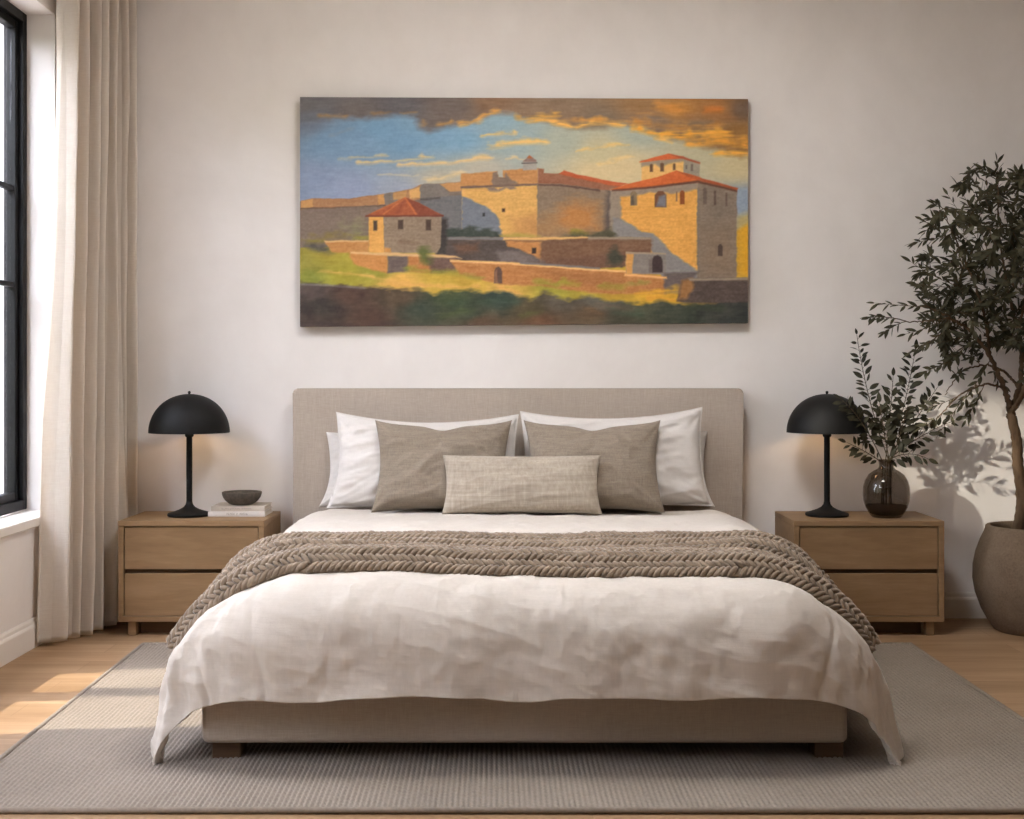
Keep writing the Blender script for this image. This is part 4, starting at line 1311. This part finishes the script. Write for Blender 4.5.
def leaf_mat(name, c1, c2, c3):
    M = Mat(name, c1, .6, .2)
    M.color(M.ramp(M.noise(18, 3, .6), [(.3, c1), (.5, c2), (.72, c3)]))
    nt = M.nt; out = [n for n in nt.nodes if n.type == 'OUTPUT_MATERIAL'][0]
    tl = nt.nodes.new('ShaderNodeBsdfTranslucent'); tl.inputs['Color'].default_value = c3
    mx = nt.nodes.new('ShaderNodeMixShader'); mx.inputs[0].default_value = .10
    nt.links.new(M.bsdf.outputs[0], mx.inputs[1]); nt.links.new(tl.outputs[0], mx.inputs[2]); nt.links.new(mx.outputs[0], out.inputs[0])
    return M.m


m_leaf = leaf_mat('eucalyptus_leaf', srgb(36, 35, 25), srgb(46, 44, 32), srgb(60, 57, 42))
m_olive = leaf_mat('olive_leaf', srgb(50, 48, 35), srgb(66, 63, 46), srgb(98, 93, 71))
m_twig = plain_noise_mat('twig_bark', srgb(62, 54, 42), srgb(82, 72, 56), 60, .85, .1)
m_bark = plain_noise_mat('olive_bark', srgb(74, 58, 43), srgb(108, 88, 68), 28, .9, .1, (1, 1, .35), 5, (60, .6, .004))

rnd = random.Random(42)


def rvec(s=1.0):
    return Vector((rnd.gauss(0, s), rnd.gauss(0, s), rnd.gauss(0, s)))


def bez(p0, p1, p2, n):
    return [p0.lerp(p1, t).lerp(p1.lerp(p2, t), t) for t in [i / n for i in range(n + 1)]]


# ------------------------------------------------------------------ smoked glass vase with sprigs
def vase_mat():
    return tinted_glass('smoked_glass', (.66, .63, .60, 1), .9)


def tinted_glass(name, tint, power):
    """thin coloured glass: tinted see-through with a mirror sheen that grows towards the rim"""
    m = bpy.data.materials.new(name); m.use_nodes = True
    nt = m.node_tree; nt.nodes.clear()
    out = nt.nodes.new('ShaderNodeOutputMaterial'); mx = nt.nodes.new('ShaderNodeMixShader')
    tr = nt.nodes.new('ShaderNodeBsdfTransparent'); gl = nt.nodes.new('ShaderNodeBsdfGlossy')
    tr.inputs['Color'].default_value = tint; gl.inputs['Roughness'].default_value = .04
    lw = nt.nodes.new('ShaderNodeLayerWeight'); lw.inputs['Blend'].default_value = .5
    pw = nt.nodes.new('ShaderNodeMath'); pw.operation = 'POWER'; pw.inputs[1].default_value = 4.0
    ma = nt.nodes.new('ShaderNodeMath'); ma.operation = 'MULTIPLY_ADD'; ma.inputs[1].default_value = .25 * power; ma.inputs[2].default_value = .035
    nt.links.new(lw.outputs['Facing'], pw.inputs[0]); nt.links.new(pw.outputs[0], ma.inputs[0]); nt.links.new(ma.outputs[0], mx.inputs[0])
    nt.links.new(tr.outputs[0], mx.inputs[1]); nt.links.new(gl.outputs[0], mx.inputs[2]); nt.links.new(mx.outputs[0], out.inputs[0])
    return m


VX, VY = 1.693, 5.775
z0 = ZT
vt = thing('glass_vase', 'round smoked brown glass vase holding leafy sprigs on the right nightstand', 'vase', (VX, VY, z0))
vo = [(0, z0), (.060, z0), (.066, z0 + .004), (.078, z0 + .020), (.092, z0 + .045), (.101, z0 + .075), (.1035, z0 + .105), (.102, z0 + .135), (.094, z0 + .165), (.078, z0 + .192), (.056, z0 + .209), (.040, z0 + .217), (.0335, z0 + .226), (.0325, z0 + .236), (.0345, z0 + .250), (.0385, z0 + .260)]
vi = [(r - .0035, z) for r, z in vo[3:]]
vi[-1] = (.0355, z0 + .2605)
prof = vo + vi[::-1] + [(.070, z0 + .016), (.055, z0 + .011), (0, z0 + .010)]
lathe('vase_body', VX, VY, prof, vase_mat(), vt, 72, 60)
lathe('water', VX, VY, [(0, z0 + .0105), (.054, z0 + .0115), (.069, z0 + .0165), (.0735, z0 + .0205), (.087, z0 + .045), (.0905, z0 + .054), (0, z0 + .054)], tinted_glass('dark_water', (.55, .49, .44, 1), .5), vt, 48, 50)

sprig_leaf = leaf_proto(6, .215, .12, .16, .85)
SPR = [  # tip px, tip py, depth offset, leaf length, n leaves, mid bend (px,py), label
    (857, 336, .02, .050, 27, (866, 400), 'tallest leafy sprig in the vase, its tip upright above the lamp shade'),
    (915, 352, .03, .054, 23, (905, 410), 'tall leafy sprig rising on the right side of the vase with wide leaves'),
    (953, 421, -.02, .050, 15, (915, 436), 'long thin sprig reaching out to the right of the vase towards the potted tree'),
    (842, 400, -.15, .046, 18, (864, 418), 'leafy sprig leaning left from the vase in front of the black lamp shade'),
    (848, 443, -.08, .050, 10, (868, 452), 'low sprig hanging left from the vase below the lamp shade'),
    (926, 458, -.09, .052, 9, (905, 448), 'low sprig drooping right over the shoulder of the vase'),
    (893, 378, -.04, .052, 16, (890, 420), 'short upright sprig in the middle of the bunch'),
    (937, 388, .06, .050, 18, (915, 420), 'leafy sprig slanting up to the right behind the bunch'),
    (880, 405, -.10, .056, 14, (884, 435), 'bushy short sprig at the front of the bunch'),
    (908, 405, -.08, .058, 14, (900, 438), 'wide-leaved short sprig at the front right of the bunch'),
]
for k, (px, py, dy, ll, nl, mid, lab) in enumerate(SPR):
    tip = at(px, py, VY + dy); tip.y = VY + dy
    an = 2 * PI * k / len(SPR)
    foot = Vector((VX + .022 * math.cos(an), VY + .022 * math.sin(an), z0 + .058))
    neck = Vector((VX + .018 * math.cos(an + .4), VY + .018 * math.sin(an + .4), z0 + .245))
    m = at(mid[0], mid[1], VY + dy * .6)
    t = thing('leafy_sprig', lab, 'plant sprig', foot, 'leafy sprigs in the glass vase')
    path = [foot.lerp(neck, i / 4) for i in range(4)] + bez(neck, m, tip, 14)
    n = len(path)
    rad = [.0030 * (1 - .65 * i / n) for i in range(n)]
    tw = [(path, rad)]
    items = []
    top = path[4:]
    L = len(top) - 1
    for j in range(nl):
        f = .26 + .74 * (j / (nl - 1)) if nl > 12 else .15 + .85 * (j / (nl - 1))
        i = min(int(f * L), L - 1); p = top[i].lerp(top[i + 1], f * L - i)
        d = (top[i + 1] - top[i]).normalized()
        side = d.cross(Vector((0, -1, 0))).normalized() * (1 if j % 2 else -1)
        a = rnd.uniform(.6, 1.15)
        dr = (d * math.cos(a) + side * math.sin(a) + Vector((0, rnd.uniform(-.55, .35), rnd.uniform(-.25, .25)))).normalized()
        if j == nl - 1:
            dr = d
        ln = ll * rnd.uniform(.75, 1.25) * (1.0 if f < .8 else .8)
        q = p + dr * ln * .22
        tw.append(([p, q], [.0011, .0009]))
        up = (Vector((0, -1, .55)) + rvec(.45)).normalized()
        items.append((q, dr, up, ln))
        if f < .85 and rnd.random() < .75:
            dr2 = (d * .7 - side * .8 + rvec(.35)).normalized(); q2 = p + dr2 * ln * .2
            tw.append(([p, q2], [.0011, .0009])); items.append((q2, dr2, (Vector((0, -1, .4)) + rvec(.5)).normalized(), ln * .85))
    tubes('stem', tw, m_twig, t, 5)
    leaves_mesh('leaves', items, sprig_leaf, m_leaf, t)

# ------------------------------------------------------------------ olive tree in a stone pot
PXc, PYc = 2.335, 5.74


def pot_mat():
    M = Mat('rough_stone_pot', srgb(150, 132, 112), .9, .15)
    M.color(M.ramp(M.math('ADD', M.math('MULTIPLY', M.noise(7, 5, .6), .5), M.math('MULTIPLY', M.noise(120, 3, .7), .5)), [(.32, srgb(98, 82, 66)), (.68, srgb(130, 112, 93))]))
    M.bump(M.noise(150, 4, .7), .55, .003)
    return M.m


tree = thing('potted_olive_tree', 'tall olive tree in a rounded rough stone pot to the right of the nightstand', 'potted tree', (PXc, PYc, 0))
pr = [(0, 0), (.150, 0), (.160, .006), (.185, .040), (.215, .095), (.240, .165), (.251, .230), (.2495, .290), (.238, .350), (.219, .405), (.203, .440), (.196, .458), (.195, .468), (.190, .473)]
pin = [(.176, .473), (.172, .466), (.174, .452), (.186, .425), (.19, .40), (0, .40)]
lathe('pot', PXc, PYc, pr + pin, pot_mat(), tree, 80, 50)


def soil():
    n = N2(66); vs = [(PXc, PYc, .428)]; fs = []
    R = 10; S = 48
    for i in range(1, R + 1):
        for k in range(S):
            a = 2 * PI * k / S; r = .184 * i / R
            vs.append((PXc + r * math.cos(a), PYc + r * math.sin(a), .428 + .007 * float(n(math.cos(a) * r * 60, math.sin(a) * r * 60)) - .006 * i / R))
    for k in range(S):
        fs.append((0, 1 + k, 1 + (k + 1) % S))
    for i in range(R - 1):
        for k in range(S):
            a = 1 + i * S; fs.append((a + k, a + S + k, a + S + (k + 1) % S, a + (k + 1) % S))
    mesh_obj('soil', vs, fs, plain_noise_mat('potting_soil', srgb(52, 40, 31), srgb(74, 58, 45), 90, .95, .1, bump=(120, .8, .004)), tree)


soil()
TD = 5.66


def T(px, py, dy=0.0):
    return at(px, py, TD + dy)


segs = []        # (points, radii)
skel = []        # points that twigs may start from (pos, dir, radius)


def limb(pts, r0, r1, n=14, regist=True, wob=.0022):
    P = []
    # Catmull-Rom through the given points
    q = [pts[0]] + pts + [pts[-1]]
    for i in range(1, len(q) - 2):
        for s in range(n):
            t = s / n
            a, b, c, d = q[i - 1], q[i], q[i + 1], q[i + 2]
            P.append(.5 * ((2 * b) + (c - a) * t + (2 * a - 5 * b + 4 * c - d) * t * t + (3 * b - a - 3 * c + d) * t ** 3))
    P.append(pts[-1])
    N = len(P)
    P = [p + rvec(wob) * (1 if 0 < i < N - 1 else 0) for i, p in enumerate(P)]
    R = [r0 + (r1 - r0) * i / (N - 1) for i in range(N)]
    segs.append((P, R))
    if regist:
        for i in range(N // 3, N, 2):
            skel.append((P[i], (P[min(i + 1, N - 1)] - P[i - 1]).normalized(), R[i]))
    return P


base = Vector((T(1021, 535).x, PYc - .02, .415))
fork = T(1014, 413)
fork.y = PYc - .04
limb([base, T(1022, 505, .05), T(1018, 465, .03), T(1016, 437, .03), fork], .029, .021, 10, False, .0015)
lim = [
    ([fork, T(1004, 388, 0), T(990, 357, -.05), T(972, 333, -.08), T(950, 318, -.08), T(925, 306, -.1)], .014, .003),
    ([fork, T(1019, 388, .04), T(1022, 362, .06), T(1018, 330, .06), T(1008, 290, .04), T(1000, 240, .02), T(998, 185, 0)], .015, .003),
    ([fork, T(1022, 396, -.05), T(1030, 370, -.12), T(1045, 330, -.18), T(1060, 280, -.22), T(1070, 225, -.2)], .014, .003),
    ([T(990, 357, -.05), T(986, 325, .0), T(975, 285, .03), T(960, 250, .05), T(945, 215, .05)], .008, .0025),
    ([T(1022, 362, .06), T(1035, 325, .14), T(1050, 280, .18), T(1085, 240, .15)], .010, .003),
    ([T(1019, 388, .04), T(1004, 372, .10), T(985, 365, .16), T(962, 372, .15), T(945, 395, .12)], .007, .002),
    ([T(1018, 330, .06), T(1030, 280, -.02), T(1035, 230, -.08), T(1025, 180, -.08)], .008, .0025),
    ([T(1004, 388, 0), T(985, 385, -.1), T(960, 395, -.16), T(938, 418, -.16)], .006, .0018),
    ([T(1045, 330, -.18), T(1080, 330, -.2), T(1110, 310, -.15)], .008, .0025),
    ([T(1050, 280, .18), T(1090, 290, .2), T(1120, 270, .12)], .007, .0025),
    ([T(950, 318, -.08), T(915, 322, -.06), T(890, 318, -.06), T(873, 320, -.06)], .003, .0012),
]
for p, a, b in lim:
    limb(p, a, b)

leafs = []
proto_o = leaf_proto(5, .155, .15, .10, .9)


def twig(p0, d0, tip, nleaf, ll, r=.0019):
    ln = (tip - p0).length
    c = p0 + d0 * ln * .45 + rvec(.015)
    P = bez(p0, c, tip, 9)
    segs.append((P, [r * (1 - .6 * i / 9) for i in range(10)]))
    for j in range(nleaf):
        f = .18 + .82 * j / max(nleaf - 1, 1)
        i = min(int(f * 9), 8); p = P[i].lerp(P[i + 1], f * 9 - i)
        d = (P[i + 1] - P[i]).normalized()
        az = j * 2.4 + rnd.uniform(-.4, .4)
        u = d.orthogonal().normalized(); w = d.cross(u)
        side = u * math.cos(az) + w * math.sin(az)
        a = rnd.uniform(.45, .95)
        dr = (d * math.cos(a) + side * math.sin(a) + Vector((0, 0, -.12))).normalized()
        if j == nleaf - 1:
            dr = d
        leafs.append((p, dr, (side * -.4 + Vector((0, -.5, .8)) + rvec(.4)).normalized(), ll * rnd.uniform(.7, 1.2)))
    return P


# crown envelope: rounded, open near the fork
cc = T(1030, 278); RX, RY, RZ = .50, .46, .56
placed = 0; tries = 0
while placed < 440 and tries < 9000:
    tries += 1
    v = rvec(1).normalized() * (rnd.random() ** .38)
    tip = cc + Vector((v.x * RX, v.y * RY, v.z * RZ))
    if tip.y > 5.93 or tip.z > 2.07 or tip.x > 3.1:
        continue
    # thinner towards the lower middle where bare limbs show
    px = 512 + tip.x / tip.y * F; py = HOR - (tip.z - CAM_Z) / tip.y * F
    if py > 345 and 975 < px < 1060 and rnd.random() < .75:
        continue
    best = min(skel, key=lambda s: (s[0] - tip).length + .10 * max(0, s[0].z - tip.z))
    dist = (best[0] - tip).length
    if dist > .34 or dist < .05:
        continue
    P = twig(best[0], (best[1] + (tip - best[0]).normalized()).normalized(), tip, int(8 + dist * 40), .056)
    skel.append((P[5], (P[6] - P[4]).normalized(), .002))
    skel.append((P[8], (P[9] - P[7]).normalized(), .0015))
    placed += 1
# outlying twigs the silhouette shows
for (sx, sy, tx, ty, n) in [(925, 306, 875, 303, 12), (900, 320, 869, 318, 12), (905, 321, 884, 333, 8), (950, 318, 906, 334, 10), (945, 215, 934, 204, 8), (960, 250, 922, 220, 12), (955, 240, 914, 243, 12),
                            (960, 285, 911, 262, 13), (960, 290, 917, 284, 12), (998, 185, 997, 161, 9), (1000, 220, 985, 168, 11), (975, 260, 948, 195, 13), (970, 262, 958, 186, 12), (1025, 180, 1020, 172, 9), (1000, 215, 975, 182, 12),
                            (945, 395, 926, 408, 10), (938, 418, 921, 428, 9), (962, 372, 925, 372, 12), (960, 395, 940, 432, 10), (985, 365, 962, 405, 12), (972, 333, 920, 345, 14), (940, 330, 912, 352, 11), (985, 385, 966, 420, 11),
                            (950, 318, 921, 300, 12), (965, 300, 930, 255, 13), (1035, 230, 1040, 172, 12)]:
    p0 = T(sx, sy, -.05); p1 = T(tx, ty, -.06 + rnd.uniform(-.08, .06))
    b = min(skel, key=lambda s: (s[0] - p0).length)
    twig(b[0], (p1 - b[0]).normalized(), p1, n + 3, .048)
tr = tubes('trunk', segs, m_bark, tree, 6)
leaves_mesh('foliage', leafs, proto_o, m_olive, tree)
print('OLIVE', placed, len(leafs), len(segs))
# ------------------------------------------------------------------ outside
def outside():
    lawn = Mat('pale_paving', srgb(150, 142, 132), .9, .1)
    lawn.color(lawn.ramp(lawn.noise(6, 4), [(.3, srgb(140, 132, 122)), (.7, srgb(165, 156, 145))]))
    o = boxes('ground_outside', [(-26, XL - WT, -20, 26, -.35, -.16), (XL - WT, 26, -20, YF - WT, -.35, -.16)], lawn.m)
    struct(o)
    sun_blocker = box('sun_blocker_outside', -3.2, -2.9, 4.91, 6.35, -.16, 4.2, m_wall)  # added unseen slab that keeps sun off the far part of the floor
    struct(sun_blocker)
    hm = Mat('hedge_leaves', srgb(96, 104, 80), .8, .2)
    hm.color(hm.ramp(hm.noise(14, 5, .7), [(.3, srgb(84, 92, 68)), (.7, srgb(140, 146, 118))]))
    hm.bump(hm.noise(30, 4, .7), .8, .05)

    def hedge(x0, x1, y0, y1, h, seed, label):
        n = N2(seed); step = .14
        ys = np.arange(y0, y1 + step, step)
        prof = [(x1, z) for z in np.arange(-.16, h - .2, step)] + [(x1 - .07, h - .08), (x1 - .2, h)] + [(x, h) for x in np.arange(x1 - .3, x0 + .25, -step)] + [(x0 + .2, h), (x0 + .07, h - .08)] + [(x0, z) for z in np.arange(h - .2, -.16, -step)]
        G = np.array([[(px, y, pz) for (px, pz) in prof] for y in ys])
        a = n.fbm(G[..., 1] * 1.3 + G[..., 0] * .7, G[..., 2] * 1.4 + G[..., 0] * .5, 3) * .12 + n(G[..., 1] * 7 + G[..., 0] * 3, G[..., 2] * 7 + 3) * .06
        G = G + grid_normals(G) * a[..., None]
        r, c = G.shape[:2]
        V = list(G.reshape(-1, 3)); F_ = [tuple(q) for q in grid_quads(c, r)]
        F_ += [tuple(range(c)), tuple(range((r - 1) * c, r * c))]
        V = np.array(V); V[:, 2] = np.maximum(V[:, 2], -.16)
        o = mesh_obj('garden_hedge', V, F_, hm.m)
        tag(o, label, 'hedge', 'garden hedges outside')
    hedge(-5.6, -4.4, -9, 3.3, 3.3, 501, 'added tall green hedge outside the near window, unseen, blocking low sky')  # added out of view to darken the right side of the room
    hedge(-7.2, -5.2, 10.5, 19, 2.5, 502, 'pale green hedge seen through the black window beside the curtain')


outside()

# ------------------------------------------------------------------ light
w = bpy.data.worlds.new('sky'); SC.world = w; w.use_nodes = True
bg = w.node_tree.nodes['Background']
bg.inputs['Color'].default_value = (.93, .955, 1.15, 1); bg.inputs['Strength'].default_value = 14.5


def portal(w_, x, front=False):
    y0, y1, z0, z1 = w_
    l = bpy.data.lights.new('window_portal', 'AREA'); l.shape = 'RECTANGLE'; l.size = y1 - y0; l.size_y = z1 - z0
    l.cycles.is_portal = True
    o = bpy.data.objects.new('window_portal', l); COL.objects.link(o)
    o.location = ((y0 + y1) / 2, x, (z0 + z1) / 2) if front else (x, (y0 + y1) / 2, (z0 + z1) / 2)
    # -Z of the lamp points into the room (+X), its X along Y
    o.rotation_euler = Matrix(((1, 0, 0), (0, 0, -1), (0, 1, 0))).to_euler() if front else Matrix(((0, 0, -1), (1, 0, 0), (0, -1, 0))).to_euler()


portal(W1, XL - WT - .02); portal(W2, XL - WT - .02)

SUN_EL = math.radians(65)
s = bpy.data.lights.new('sun', 'SUN'); s.energy = 4.6; s.angle = math.radians(.6); s.color = (1.0, .90, .77)
so = bpy.data.objects.new('sun', s); COL.objects.link(so)
d = Vector((math.cos(SUN_EL), .03, -math.sin(SUN_EL)))
so.rotation_euler = d.to_track_quat('-Z', 'Y').to_euler()

# added spot lamp outside the second window, standing in for dappled sun on the wall
g = bpy.data.lights.new('added_gleam_spot', 'SPOT'); g.energy = 1900; g.color = (1.0, .90, .78); g.spot_size = math.radians(5.2); g.spot_blend = .55; g.shadow_soft_size = .06
go = bpy.data.objects.new('added_gleam_spot', g); COL.objects.link(go)
aim = Vector((2.28, 6.05, .72)); go.location = aim + (Vector((-2.2, 2.72, 2.2)) - aim) * 1.42
go.rotation_euler = (aim - go.location).to_track_quat('-Z', 'Y').to_euler()

# ------------------------------------------------------------------ camera and view
cam = bpy.data.cameras.new('camera'); co = bpy.data.objects.new('camera', cam); COL.objects.link(co)
cam.sensor_width = 36; cam.sensor_fit = 'HORIZONTAL'; cam.lens = F / 1024 * 36
cam.shift_y = -(409.5 - HOR) / 1024
cam.clip_start = .05; cam.clip_end = 200
co.location = (0, 0, CAM_Z); co.rotation_euler = (PI / 2, 0, 0)
SC.camera = co
SC.view_settings.view_transform = 'Standard'; SC.view_settings.look = 'None'
SC.view_settings.exposure = 0.42; SC.view_settings.gamma = 1.0; SC.view_settings.use_curve_mapping = False
SC.cycles.use_denoising = True
SC.cycles.max_bounces = 12; SC.cycles.diffuse_bounces = 6; SC.cycles.transmission_bounces = 12; SC.cycles.transparent_max_bounces = 16
SC.cycles.sample_clamp_indirect = 8.0
SC.cycles.caustics_reflective = False; SC.cycles.caustics_refractive = False
